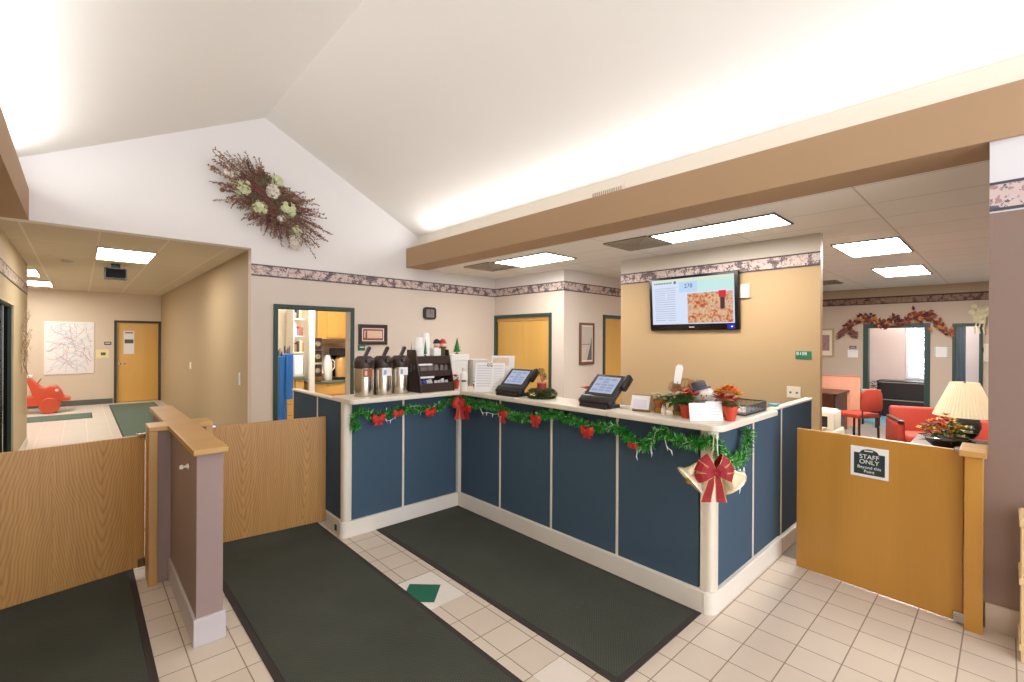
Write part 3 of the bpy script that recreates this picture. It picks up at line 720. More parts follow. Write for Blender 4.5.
def cone_tree(x, y, z, h, r, m, label, trunk=True, n=160):
    t = thing('christmas_tree_ornament', label, 'ornament', (x, y, z), 0, 'little green trees')
    b = B(); b.lathe((x, y, z), [(0, 0), (r * 0.45, 0.0), (r * 0.45, 0.006), (r * 0.12, 0.012), (r * 0.12, h * 0.14), (0, h * 0.14)], 14); obj('base', b, m_dbrown, t, True)
    b = B()
    b.lathe((x, y, z + h * 0.12), [(0, 0), (r * 0.7, 0), (0.0, h * 0.86)], 14)
    for i in range(n):
        f = rnd.random() ** 0.8; a = rnd.uniform(0, 6.283); rr = r * 0.7 * (1 - f)
        c = (x + rr * math.cos(a), y + rr * math.sin(a), z + h * (0.13 + 0.84 * f))
        b.leaf(c, (math.cos(a), math.sin(a), -0.25 + rnd.random() * 0.4), (0, 0, 1), r * 0.42 * (1.1 - f), r * 0.22)
    obj('foliage', b, m, t)
m_tin = mat('green_foil', (30, 130, 60), 0.3, metal=0.35, var=0.4, scale=60)
cone_tree(2.232, 3.915, ZT, 0.455, 0.040, m_tin, 'green foil tree ornament peeking up behind the right airpot')
cone_tree(2.35, 3.945, ZT, 0.49, 0.024, m_tin, 'thin green tree ornament peeking up behind the left side of the rack')
cone_tree(2.395, 3.765, ZR, 0.165, 0.020, m_tin, 'slim green tree ornament between the two cup stacks')
cone_tree(3.06, 4.17, 1.5005, 0.185, 0.052, m_tin, 'bright green foil tree on top of the white box behind the rack', n=260)

# pair of snow figures behind the lid box
t = thing('figurine_couple', 'pair of small winter figures in scarves and hats on the rack', 'figurine', (2.60, 3.83, ZR))
m_skin = mat('figurine_face', (236, 200, 176), 0.6); m_olive = mat('olive_knit', (92, 96, 60), 0.8, var=0.2, scale=60); m_dkhat = mat('dark_hat', (58, 50, 48), 0.8)
for k, (x, m1, m2) in enumerate(((2.565, m_dkhat, m_red), (2.635, m_red, m_olive))):
    b = B(); b.lathe((x, 3.83, ZR), [(0, 0), (0.03, 0), (0.035, 0.02), (0.03, 0.065), (0.016, 0.085), (0, 0.085)], 16); obj('body', b, m_dkhat if k == 0 else m_olive, t, True)
    b = B(); b.ball((x, 3.825, ZR + 0.108), 0.034, 2); obj('head', b, m_skin, t, True)
    b = B(); b.lathe((x, 3.83, ZR + 0.118), [(0.038, 0), (0.041, 0.005), (0.033, 0.01), (0.03, 0.03), (0.010, 0.045), (0, 0.046)], 16); obj('hat', b, m1, t, True)
    b = B(); b.lathe((x, 3.826, ZR + 0.07), [(0.02, 0), (0.036, 0.004), (0.036, 0.016), (0.02, 0.02)], 14); b.box(x - 0.012, x + 0.002, 3.792, 3.80, ZR + 0.02, ZR + 0.068, 0.003); obj('scarf', b, m2, t, True)

# white boxes behind the corner, papers in a tall stand
t = thing('storage_box', 'white lidded box behind the counter corner under the green tree', 'box', (3.02, 4.17, 0.95))
b = B(); b.box(2.91, 3.13, 4.06, 4.29, 0.95, 1.43, 0.004); obj('carton', b, m_paper, t)
b = B(); b.box(2.90, 3.14, 4.05, 4.30, 1.432, 1.50, 0.004); obj('lid', b, m_foam, t)
t = thing('storage_box', 'grey sided white box between the lidded box and the paper stand', 'box', (3.25, 4.1, 0.95))
b = B(); b.box(3.155, 3.36, 4.0, 4.2, 0.95, 1.44, 0.004); obj('carton', b, mat('grey_white_card', (206, 202, 196), 0.6), t)
t = thing('work_desk', 'cream desk behind the counter corner carrying white boxes', 'desk', (3.25, 3.9, 0))
b = B(); b.box(2.86, 3.7, 3.4, 4.6, 0.91, 0.949, 0.004); obj('desk_top', b, m_cream, t)
for x, y in ((2.9, 3.45), (3.64, 3.45), (2.9, 4.54), (3.64, 4.54)):
    b = B(); b.box(x, x + 0.04, y, y + 0.04, 0.0, 0.91, 0.003); obj('leg', b, m_dgrey, t)
t = thing('tall_paper_stand', 'tall clear stand of white printed sheets behind the left terminal', 'sign holder', (2.93, 3.2, ZT))
M = Matrix.Translation((2.925, 3.29, ZT)) @ Matrix.Rotation(R(-58), 4, 'Z') @ Matrix.Rotation(R(-9), 4, 'X')
b = B(); b.box(-0.105, 0.125, 0, 0.004, 0.004, 0.345, M=M); obj('sheet', b, m_paper, t)
b = B(); b.box(-0.09, 0.07, -0.003, -0.001, 0.25, 0.325, M=M); obj('printed_picture', b, mat('pastel_print', (238, 206, 176), 0.6, var=0.3, scale=60), t)
m_print = mat('grey_print', (212, 210, 216), 0.6)
b = B()
for i in range(10): b.box(-0.09, 0.03 + 0.07 * rnd.random(), -0.002, -0.001, 0.05 + i * 0.018, 0.056 + i * 0.018, M=M)
obj('printed_lines', b, m_print, t)
t = thing('paper_pile_stand', 'white stack of price sheets in a slanted stand left of the left terminal', 'sign holder', (2.80, 3.33, ZT))
M = Matrix.Translation((2.765, 3.275, ZT)) @ Matrix.Rotation(R(-52), 4, 'Z') @ Matrix.Rotation(R(-14), 4, 'X')
b = B(); b.box(-0.14, 0.14, 0, 0.018, 0.004, 0.285, 0.002, M=M); obj('sheets', b, m_paper, t)
b = B()
for i in range(9):
    b.box(-0.12, 0.02, -0.002, 0.0, 0.06 + i * 0.024, 0.068 + i * 0.024, M=M); b.box(0.04, 0.12, -0.002, 0.0, 0.06 + i * 0.024, 0.066 + i * 0.024, M=M)
obj('printed_lines', b, m_print, t)
text('lettering', 'EG', 0.045, M @ Matrix.Translation((0.0, -0.003, 0.262)) @ FACE['-y'], m_black, t)
# white bottle and two small potted poinsettias at the corner
t = thing('white_bottle', 'white squeeze bottle standing at the inner counter corner', 'bottle', (2.725, 3.60, ZT))
b = B(); b.lathe((2.725, 3.60, ZT), [(0, 0), (0.034, 0), (0.036, 0.005), (0.036, 0.145), (0.03, 0.168), (0.014, 0.182), (0.014, 0.19), (0, 0.19)], 24); obj('body', b, m_foam, t, True)
b = B(); b.lathe((2.725, 3.60, ZT + 0.19), [(0, 0), (0.018, 0), (0.018, 0.03), (0.012, 0.035), (0, 0.035)], 16); obj('cap', b, m_cream, t, True)
b = B()
for i in range(6):
    a0, a1 = R(-165 + i * 12), R(-165 + (i + 1) * 12)
    b.face([(2.725 + 0.0367 * math.cos(a0), 3.60 + 0.0367 * math.sin(a0), ZT + 0.085), (2.725 + 0.0367 * math.cos(a1), 3.60 + 0.0367 * math.sin(a1), ZT + 0.085), (2.725 + 0.0367 * math.cos(a1), 3.60 + 0.0367 * math.sin(a1), ZT + 0.105), (2.725 + 0.0367 * math.cos(a0), 3.60 + 0.0367 * math.sin(a0), ZT + 0.105)])
obj('printed_band', b, mat('grey_ink', (110, 106, 104), 0.6), t)

def potted(label, x, y, r, h, mpot, petals, nleaf=26, spread=0.075, top=0.11, rim=True, saucer=None, pr=0.035, nfl=4, taper=0.62, white=False, leafm=None, group='potted plants'):
    t = thing('potted_plant', label, 'plant', (x, y, ZT), 0, group)
    b = B(); b.lathe((x, y, ZT), [(0, 0), (r * taper, 0), (r * 0.94, h * 0.8), (r, h * 0.82), (r, h), (r * 0.88, h), (r * 0.84, h * 0.86), (0, h * 0.86)], 24); obj('pot', b, mpot, t, True)
    if saucer:
        b = B(); b.lathe((x, y, ZT), [(r * 0.66, 0.001), (r * 0.86, 0.001), (r * 0.96, h * 0.34), (r * 0.90, h * 0.36), (r * 0.70, 0.02)], 24); obj('saucer', b, saucer, t, True)
    b = B(); b.lathe((x, y, ZT + h * 0.87), [(0, 0.004), (r * 0.6, 0.003), (r * 0.82, 0)], 16); obj('soil', b, m_dbrown, t, True)
    b = B()
    for i in range(5):
        a = i * 1.257 + rnd.random(); b.tube([(x, y, ZT + h * 0.85), (x + spread * 0.5 * math.cos(a), y + spread * 0.5 * math.sin(a), ZT + h + top * 0.6)], 0.003, 6)
    for i in range(nleaf):
        a = rnd.uniform(0, 6.283); f = rnd.random()
        c = (x + spread * 0.35 * math.cos(a) * f, y + spread * 0.35 * math.sin(a) * f, ZT + h + top * (0.05 + 0.6 * rnd.random()))
        b.leaf(c, (math.cos(a), math.sin(a), rnd.uniform(-0.35, 0.5)), (0, 0, 1), spread * rnd.uniform(0.55, 1.0), spread * 0.42)
    obj('leaves', b, leafm or m_leafg, t)
    for k in range(nfl):
        a = rnd.uniform(0, 6.283); f = (0.0 if k == 0 else rnd.uniform(0.4, 0.8))
        c = Vector((x + spread * f * math.cos(a), y + spread * f * math.sin(a), ZT + h + top * rnd.uniform(0.65, 1.0)))
        b = B()
        for i in range(11):
            aa = i * 0.571 + rnd.random() * 0.2; el = 0.45 if i < 7 else 1.1
            b.leaf(c, (math.cos(aa), math.sin(aa), el), (0, 0, 1), pr * (1.3 if i < 7 else 0.95), pr * 0.75)
        b.ball(c + Vector((0, 0, 0.005)), 0.005, 1)
        obj('blossom', b, petals[k % len(petals)], t)
    return t
potted('small red potted poinsettia right of the white squeeze bottle', 2.75, 3.435, 0.034, 0.075, m_redpot, [m_rfl], 14, 0.05, 0.05, pr=0.03, nfl=3)
potted('small red potted poinsettia left of the white bottle, against the rack', 2.765, 3.78, 0.036, 0.085, m_redpot, [m_rfl], 14, 0.045, 0.05, pr=0.03, nfl=3)

# point-of-sale terminals
m_pos = mat('charcoal_plastic', (54, 50, 50), 0.4, var=0.06); m_posd = mat('black_glossy_plastic', (34, 30, 30), 0.3)
m_scr = mat('lit_screen_page', (20, 20, 24), 0.25, emit=(186, 198, 224), es=0.8, var=0.0)
pt = thing('sales_terminal', 'charcoal touch-screen terminal behind the candle ring, left of the pair', 'terminal', (0, 0, 0), 0, 'touch-screen terminals')
TM = Matrix.Translation((0, -0.035, 0.055)) @ Matrix.Rotation(R(-47), 4, 'X')      # screen leans back
b = B(); b.prism([(-0.085, 0.0), (0.10, 0.0), (0.085, 0.03), (0.0, 0.035), (-0.075, 0.035)], 'x', -0.125, 0.125, 0.008)
b.prism([(0.03, 0.03), (0.085, 0.03), (0.13, 0.14), (0.11, 0.15)], 'x', -0.06, 0.06, 0.006); obj('base', b, m_posd, pt)
b = B(); b.box(-0.145, 0.145, -0.005, 0.035, 0.0, 0.255, 0.012, 3, M=TM); obj('bezel', b, m_pos, pt, True)
b = B(); b.box(-0.150, 0.150, -0.02, 0.045, -0.04, 0.035, 0.018, 3, M=TM); obj('front_lip', b, m_posd, pt, True)
b = B(); b.box(-0.105, 0.105, -0.0075, -0.005, 0.065, 0.225, M=TM); s = obj('screen', b, m_scr, pt)
b = B()
for i in range(5):
    for k in range(3):
        if rnd.random() < 0.75: b.box(-0.09 + k * 0.062, -0.04 + k * 0.062, -0.0085, -0.0075, 0.082 + i * 0.027, 0.10 + i * 0.027, M=TM)
obj('screen_buttons', b, mat('screen_button', (20, 20, 24), 0.25, emit=(160, 172, 210), es=0.75), s)
b = B(); b.box(0.148, 0.19, -0.03, 0.03, 0.12, 0.25, 0.014, 3, M=TM); obj('card_reader', b, m_posd, pt, True)
pt2 = dup(pt, (2.80, 2.055, ZT), R(-90 - 3), 'charcoal touch-screen terminal nearest the television wall, right of the pair')
place(pt, (2.80, 2.995, ZT), R(-90 + 4))
# paper lying beside the right terminal
b = B(); b.box(2.86, 3.0, 1.83, 1.95, ZT, ZT + 0.002); tag(obj('paper_slip', b, mat('grey_receipt', (190, 184, 178), 0.6)), 'grey slip of paper lying at the foot of the right terminal', 'paper')

# candle in an evergreen ring, with a pine-cone stick
t = thing('candle_ring', 'evergreen ring round a dark red candle between the two terminals', 'candle', (2.87, 2.70, ZT))
b = B()
m_ever = mat('evergreen_needles', (84, 100, 54), 0.75, var=0.35, scale=50)
for i in range(1500):
    a = rnd.uniform(0, 6.283); q = rnd.uniform(0, 6.283); rr = 0.082 + 0.026 * math.cos(q); z = 0.03 + 0.024 * math.sin(q)
    c = (2.87 + rr * math.cos(a), 2.70 + rr * math.sin(a), ZT + max(0.008, z))
    b.leaf(c, (math.cos(a) * math.cos(q) + rnd.uniform(-.8, .8), math.sin(a) * math.cos(q) + rnd.uniform(-.8, .8), math.sin(q) * 0.8 + 0.15), (0, 0, 1), 0.034, 0.012)
obj('evergreen_ring', b, m_ever, t)
b = B(); b.lathe((2.87, 2.70, ZT), [(0, 0), (0.04, 0), (0.04, 0.128), (0.034, 0.132), (0.02, 0.126), (0, 0.126)], 24); obj('candle', b, mat('wine_candle', (146, 56, 60), 0.5, var=0.12, scale=30), t, True)
b = B()
for dy, dz in ((-0.028, 0.185), (0.022, 0.19), (-0.004, 0.225), (0.03, 0.225), (-0.03, 0.165)):
    b.tube([(2.87, 2.70, ZT + 0.128), (2.875, 2.70 + dy, ZT + dz)], 0.002, 5)
    c = Vector((2.875, 2.70 + dy, ZT + dz))
    for i in range(26):
        a = i * 2.4; f = i / 26
        b.leaf(c + Vector((0.012 * math.cos(a) * (1 - f), 0.012 * math.sin(a) * (1 - f), 0.036 * f - 0.012)), (math.cos(a), math.sin(a), 0.4), (0, 0, 1), 0.020, 0.015)
obj('pine_cones', b, mat('pine_cone', (104, 60, 42), 0.8, var=0.3, scale=60), t)
b = B(); b.lathe((2.87, 2.70, ZT + 0.12), [(0.041, 0.004), (0.043, 0.006), (0.043, 0.014), (0.041, 0.016)], 20); obj('ribbon_band', b, mat('pink_band', (196, 110, 104), 0.6), t, True)
potted('orange silk flower in a tiny pot behind the right terminal', 3.0, 2.32, 0.026, 0.05, m_terra, [m_ofl], 6, 0.035, 0.055, pr=0.045, nfl=3)

# card easel, terracotta pots, plant tag, red pots, folded cards
t = thing('card_easel', 'white card leaning on a small brown easel right of the right terminal', 'sign', (2.85, 1.735, ZT))
M = Matrix.Translation((2.835, 1.74, ZT)) @ Matrix.Rotation(R(-78), 4, 'Z') @ Matrix.Rotation(R(-24), 4, 'X')
b = B(); b.box(-0.068, 0.062, 0, 0.004, 0.01, 0.115, M=M); obj('card', b, m_paper, t)
b = B(); b.box(-0.05, 0.045, -0.001, 0.0, 0.025, 0.085, M=M); obj('printed_panel', b, mat('lilac_print', (226, 222, 236), 0.6), t)
b = B(); b.box(-0.055, 0.075, 0.006, 0.014, 0.004, 0.125, 0.002, M=M); b.box(-0.05, 0.07, -0.016, 0.008, 0.003, 0.012, 0.002, M=M); obj('easel', b, mat('easel_wood', (150, 122, 88), 0.5), t)
b = B(); M2 = Matrix.Translation((2.93, 1.70, ZT)) @ Matrix.Rotation(R(-70), 4, 'Z')
b.box(-0.03, 0.03, 0.0, 0.003, 0.0, 0.09, M=M2 @ Matrix.Rotation(R(16), 4, 'X')); tag(obj('folded_card', b, m_cream), 'folded cream card standing just behind the brown easel', 'card')
potted('terracotta pot with small white flowers beside the card easel', 2.92, 1.63, 0.045, 0.088, m_terra, [m_cfl], 12, 0.05, 0.035, saucer=mat('amber_saucer', (186, 130, 40), 0.35), pr=0.022, nfl=4)
pl = potted('green and brown glazed pot behind the red pot, with a tall white tag', 2.895, 1.485, 0.039, 0.082, mat('brown_glaze', (120, 92, 70), 0.3, var=0.25, scale=25), [m_cfl, m_yfl], 40, 0.11, 0.09, saucer=mat('olive_saucer', (150, 130, 40), 0.3), pr=0.026, nfl=5)
b = B(); b.tube([(2.90, 1.49, ZT + 0.07), (2.905, 1.495, ZT + 0.22)], 0.002, 6); obj('tag_stick', b, m_leafg, pl)
M = Matrix.Translation((2.905, 1.50, ZT + 0.205)) @ Matrix.Rotation(R(-60), 4, 'Z') @ Matrix.Rotation(R(8), 4, 'Y')
b = B(); b.prism([(-0.022, 0.0), (0.022, 0.0), (0.024, 0.11), (0.012, 0.128), (-0.012, 0.128), (-0.024, 0.11)], 'y', -0.001, 0.001, M=M); obj('white_tag', b, m_paper, pl)
t = thing('salt_shaker', 'small white shaker between the terracotta and glazed pots', 'shaker', (2.86, 1.57, ZT))
b = B(); b.lathe((2.86, 1.57, ZT), [(0, 0), (0.016, 0), (0.018, 0.01), (0.014, 0.045), (0, 0.045)], 16); obj('body', b, m_foam, t, True)
b = B(); b.lathe((2.86, 1.57, ZT + 0.045), [(0, 0), (0.015, 0), (0.012, 0.014), (0, 0.018)], 16); obj('cap', b, m_chrome, t, True)
potted('red pot with a red and cream poinsettia at the counter edge', 2.825, 1.395, 0.041, 0.087, m_redpot, [m_rfl, m_rfl, m_cfl], 24, 0.085, 0.075, pr=0.045, nfl=6)
t = thing('folded_sign', 'pair of white printed cards at the counter corner before the snowman', 'sign', (2.80, 1.255, ZT))
d = Vector((0.154, -0.135, 0)).normalized(); ang = math.atan2(d.y, d.x)
for k, (cx, cy) in enumerate(((2.772, 1.29), (2.852, 1.222))):
    M = Matrix.Translation((cx, cy, ZT)) @ Matrix.Rotation(ang + R(6 * (k - 0.5)), 4, 'Z') @ Matrix.Rotation(R(-12), 4, 'X')
    b = B(); b.box(-0.052, 0.052, 0, 0.003, 0.0, 0.108 + 0.01 * k, M=M); c = obj('card', b, m_paper, t)
    b = B()
    for i in range(5): b.box(-0.04, 0.01 + 0.03 * rnd.random(), -0.001, 0.0, 0.02 + i * 0.017, 0.024 + i * 0.017, M=M)
    obj('printed_lines', b, m_print, c)
potted('red-orange pot with a deep red poinsettia at the counter corner', 2.93, 1.165, 0.046, 0.09, m_redpot, [mat('dull_red_petal', (176, 62, 44), 0.6, var=0.25, scale=40)], 20, 0.075, 0.05, pr=0.045, nfl=6, leafm=mat('dull_leaf', (92, 96, 44), 0.6, var=0.3, scale=40))
t = thing('silk_bouquet', 'round bunch of glowing orange silk flowers behind the snowman', 'flowers', (3.06, 1.235, ZT))
b = B(); b.lathe((3.06, 1.235, ZT), [(0, 0), (0.035, 0), (0.045, 0.06), (0.04, 0.13), (0, 0.13)], 18); obj('basket', b, m_terra, t, True)
for k in range(18):
    a = k * 2.4; q = math.sqrt(k / 18) * 0.085
    c = Vector((3.06 + q * math.cos(a), 1.235 + q * math.sin(a), ZT + 0.19 - q * 0.6 + rnd.uniform(-.01, .01)))
    b = B()
    for i in range(12):
        aa = i * 0.524; b.leaf(c, (math.cos(aa), math.sin(aa), 0.3 + 0.6 * (i % 2)), (0, 0, 1), 0.042, 0.024)
    obj('blossom', b, m_ofl if k % 3 else m_yfl, t)
# dried grass bundle
t = thing('dried_grass', 'tan tuft of dried grass standing between the pots and the snowman', 'decoration', (3.02, 1.50, ZT))
b = B()
for i in range(520):
    a = rnd.uniform(0, 6.283); f = rnd.random() ** 0.6
    p0 = Vector((3.02 + 0.03 * f * math.cos(a), 1.50 + 0.03 * f * math.sin(a), ZT)); h = rnd.uniform(0.15, 0.235)
    p1 = p0 + Vector((0.05 * f * math.cos(a), 0.05 * f * math.sin(a), h)); p2 = p0 + Vector((0.10 * f * math.cos(a), 0.10 * f * math.sin(a), h * 0.86))
    b.ribbon([p0, (p0 + p1) / 2, p1, p2], Vector((-math.sin(a), math.cos(a), 0)) * 0.0035)
obj('stalks', b, mat('straw', (186, 146, 100), 0.8, var=0.25, scale=40), t)
b = B(); b.lathe((3.02, 1.50, ZT), [(0.034, 0.0), (0.036, 0.05), (0.03, 0.055)], 16); obj('pot', b, m_dbrown, t, True)
# snowman
t = thing('snowman_figure', 'white plush snowman with a grey hat behind the white cards', 'figurine', (2.98, 1.36, ZT))
sx, sy = 2.985, 1.355
m_plush = mat('white_plush', (232, 228, 220), 0.95, var=0.06, scale=80, bump=0.4, bscale=160)
b = B(); b.lathe((sx, sy, ZT), [(0, 0), (0.055, 0), (0.068, 0.02), (0.062, 0.06), (0.04, 0.075), (0, 0.08)], 28); obj('body', b, m_plush, t, True)
b = B(); b.ball((sx, sy, ZT + 0.13), 0.068, 3, scl=(1, 1.05, 0.95)); obj('head', b, m_plush, t, True)
M = Matrix.Translation((sx - 0.006, sy + 0.022, ZT + 0.168)) @ Matrix.Rotation(R(-16), 4, 'X')
b = B(); b.lathe((0, 0, 0), [(0.06, 0), (0.068, 0.002), (0.07, 0.008), (0.05, 0.014), (0.046, 0.02), (0.044, 0.05), (0.03, 0.06), (0, 0.062)], 26, M); obj('hat', b, mat('grey_felt', (92, 86, 96), 0.9, var=0.1, scale=60), t, True)
b = B(); b.lathe((0, 0, 0), [(0.047, 0.012), (0.049, 0.014), (0.048, 0.024), (0.046, 0.026)], 26, M); obj('hat_band', b, mat('hat_band', (70, 70, 92), 0.8), t, True)
vd = Vector((-sx, -sy, 0)).normalized(); rt = Vector((vd.y, -vd.x, 0)); rt = -rt
def on_head(u, v, out=0.0): 
    d = (vd + rt * u + Vector((0, 0, v))).normalized(); return Vector((sx, sy, ZT + 0.13)) + d * (0.067 + out)
b = B()
b.ball(on_head(-0.22, 0.14), 0.006, 1); b.ball(on_head(0.22, 0.14), 0.006, 1); obj('eyes', b, m_black, t, True)
c = on_head(0, -0.02); b = B(); b.tube([c, c + vd * 0.035 + Vector((0, 0, -0.006))], 0.009, 8, 0.002); obj('nose', b, m_ofl, t, True)
b = B(); b.tube([on_head(-0.25, -0.3), on_head(-0.1, -0.4), on_head(0.1, -0.4), on_head(0.25, -0.3)], 0.0022, 6); obj('mouth', b, m_black, t, True)
b = B(); b.lathe((sx, sy, ZT + 0.062), [(0.045, 0), (0.056, 0.006), (0.052, 0.018), (0.04, 0.02)], 22); obj('scarf', b, mat('slate_scarf', (96, 116, 126), 0.9), t, True)
# wire letter tray
t = thing('letter_tray', 'dark wire-mesh letter tray at the right end of the ledge', 'tray', (3.33, 1.33, ZT))
def mesh_panel(p0, u, v, nu, nv, r=0.0011):
    b = B(); p0, u, v = Vector(p0), Vector(u), Vector(v)
    for i in range(nu + 1): b.tube([p0 + u * i / nu, p0 + u * i / nu + v], r, 4, caps=False)
    for i in range(nv + 1): b.tube([p0 + v * i / nv, p0 + v * i / nv + u], r, 4, caps=False)
    return b
x0, x1, y0, y1, zt = 3.165, 3.54, 1.16, 1.44, ZT + 0.068
for p, u, v, nu, nv in (((x0, y0, ZT + .003), (x1 - x0, 0, 0), (0, 0, 0.065), 46, 8), ((x0, y1, ZT + .003), (x1 - x0, 0, 0), (0, 0, 0.065), 46, 8), ((x0, y0, ZT + .003), (0, y1 - y0, 0), (0, 0, 0.065), 32, 8), ((x1, y0, ZT + .003), (0, y1 - y0, 0), (0, 0, 0.065), 32, 8), ((x0, y0, ZT + .003), (x1 - x0, 0, 0), (0, y1 - y0, 0), 46, 32)):
    obj('mesh_side', mesh_panel(p, u, v, nu, nv), m_black, t)
b = B(); b.tube([(x0, y0, zt), (x1, y0, zt), (x1, y1, zt), (x0, y1, zt), (x0, y0, zt)], 0.004, 8); obj('rim', b, m_black, t, True)
b = B(); b.box(x0 + 0.02, x1 - 0.02, y0 + 0.02, y1 - 0.02, ZT + 0.006, ZT + 0.02, 0.001); tag(obj('paper_stack', b, m_paper), 'short stack of paper lying in the wire letter tray', 'paper')
b = B(); b.box(4.0, 4.08, 1.24, 1.30, Z1 + 0.018, Z1 + 0.035, 0.004); tag(obj('teal_notepad', b, mat('teal_card', (90, 170, 186), 0.5)), 'small teal pad lying on the rail at the right of the counter', 'notepad')
#STAGE5
# ================================================================== GARLAND, BOWS, BELLS
m_tinsel = mat('green_tinsel', (58, 168, 52), 0.35, metal=0.25, var=0.45, scale=70)
m_tinsel2 = mat('dark_green_tinsel', (30, 108, 40), 0.4, metal=0.25, var=0.4, scale=70)
m_spark = mat('pale_tinsel_glint', (170, 226, 160), 0.25, metal=0.3)
GP = [(1.70, 3.712, 0.90), (1.665, 3.715, 0.97), (1.70, 3.71, 1.045), (1.78, 3.71, 1.03), (1.87, 3.71, 0.99), (2.05, 3.71, 1.015), (2.22, 3.71, 1.025), (2.39, 3.71, 1.0), (2.54, 3.71, 1.02), (2.66, 3.70, 1.07), (2.73, 3.62, 1.075),
      (2.735, 3.45, 1.045), (2.735, 3.22, 1.06), (2.735, 2.99, 1.02), (2.735, 2.80, 1.00), (2.735, 2.60, 1.035), (2.735, 2.44, 1.07), (2.735, 2.28, 1.055), (2.735, 2.08, 1.02), (2.735, 1.95, 1.045), (2.735, 1.84, 1.04), (2.735, 1.74, 0.975), (2.735, 1.64, 0.955), (2.735, 1.575, 1.01), (2.735, 1.53, 1.07), (2.735, 1.42, 1.035), (2.735, 1.29, 1.03), (2.735, 1.20, 1.07),
      (2.745, 1.16, 1.05), (2.80, 1.158, 0.97), (2.93, 1.158, 0.905), (3.08, 1.158, 0.905), (3.18, 1.158, 0.97), (3.215, 1.158, 1.08)]
path = spline(GP, 10)
b = B(); b.tube(path, 0.006, 6)
b.mi = 0
seglen = [0.0]
for i in range(1, len(path)): seglen.append(seglen[-1] + (path[i] - path[i - 1]).length)
tot = seglen[-1]
def along(u):
    d = u * tot
    for i in range(1, len(path)):
        if seglen[i] >= d:
            f = (d - seglen[i - 1]) / max(1e-6, seglen[i] - seglen[i - 1]); return path[i - 1].lerp(path[i], f), (path[i] - path[i - 1]).normalized()
    return path[-1], (path[-1] - path[-2]).normalized()
for i in range(9500):
    p, d = along(rnd.random())
    v = Vector((rnd.gauss(0, 1), rnd.gauss(0, 1), rnd.gauss(0, 1))); v -= d * v.dot(d) * 0.5
    v.normalize(); l = rnd.uniform(0.022, 0.058)
    s_ = v.cross(Vector((rnd.random(), rnd.random(), rnd.random()))).normalized() * rnd.uniform(0.0022, 0.004)
    q = p + v * l * 0.15; e = p + v * l
    q.y = q.y if q.x > 2.6 or q.y < 3.735 else 3.735
    m_i = 2 if rnd.random() < 0.2 else (1 if rnd.random() < 0.35 else 0)
    b.face([q - s_, q + s_, e + s_ * 0.6, e - s_ * 0.6], m_i)
o = obj('tinsel_garland', b, [m_tinsel, m_tinsel2, m_spark])
tag(o, 'green tinsel garland swagged along the counter under the ledge', 'garland')
# white fairy light strand wound through the garland
m_wire = mat('white_wire', (236, 236, 238), 0.4, var=0.0); m_bulb = mat('clear_bulb', (240, 244, 250), 0.2)
t = thing('fairy_light_strand', 'white wired fairy lights wound through the green garland with hanging ends', 'lights', (2.735, 2.4, 1.0))
b = B(); wp = []
for i in range(240):
    p, d = along(i / 239); a = i * 0.55
    wp.append(p + Vector((0, 0, 1)) * 0.021 * math.sin(a) + d.cross(Vector((0, 0, 1))).normalized() * 0.021 * math.cos(a))
b.tube(wp, 0.0016, 5)
drops = [[(1.93, 3.70, 1.0), (1.955, 3.70, 0.955), (2.0, 3.70, 0.945), (2.045, 3.70, 0.975), (2.05, 3.70, 1.0)],
         [(2.16, 3.70, 1.04), (2.24, 3.70, 1.05), (2.31, 3.70, 1.04)],
         [(2.725, 3.36, 1.05), (2.72, 3.31, 0.985), (2.72, 3.24, 0.995), (2.72, 3.16, 0.99), (2.72, 3.09, 1.0), (2.725, 3.03, 1.03)],
         [(2.725, 1.69, 0.96), (2.72, 1.685, 0.92), (2.72, 1.69, 0.885)], [(2.725, 1.585, 1.0), (2.72, 1.58, 0.955), (2.72, 1.575, 0.93)], [(2.725, 1.49, 1.04), (2.72, 1.47, 0.985), (2.72, 1.44, 0.965)],
         [(2.66, 1.13, 1.12), (2.655, 1.125, 1.06), (2.65, 1.12, 1.01), (2.655, 1.12, 0.985)],
         [(2.93, 1.14, 0.89), (2.96, 1.13, 0.83), (3.0, 1.13, 0.86), (3.03, 1.13, 0.81), (3.06, 1.13, 0.86), (3.08, 1.13, 0.80)], [(2.98, 1.135, 0.88), (2.99, 1.13, 0.78), (3.0, 1.13, 0.74)]]
bulbs = []
for dpts in drops:
    b.tube(spline(dpts, 5), 0.0024, 6); bulbs += dpts[1:]
obj('wire', b, m_wire, t, True)
for i, p in enumerate(bulbs):
    b = B(); dr = Vector((rnd.uniform(-.5, .5), rnd.uniform(-.3, .1), -1)).normalized(); p = Vector(p)
    b.tube([p, p + dr * 0.012], 0.0042, 8); b.tube([p + dr * 0.012, p + dr * 0.032], 0.0034, 8, 0.001); obj('bulb', b, m_bulb, t, True)

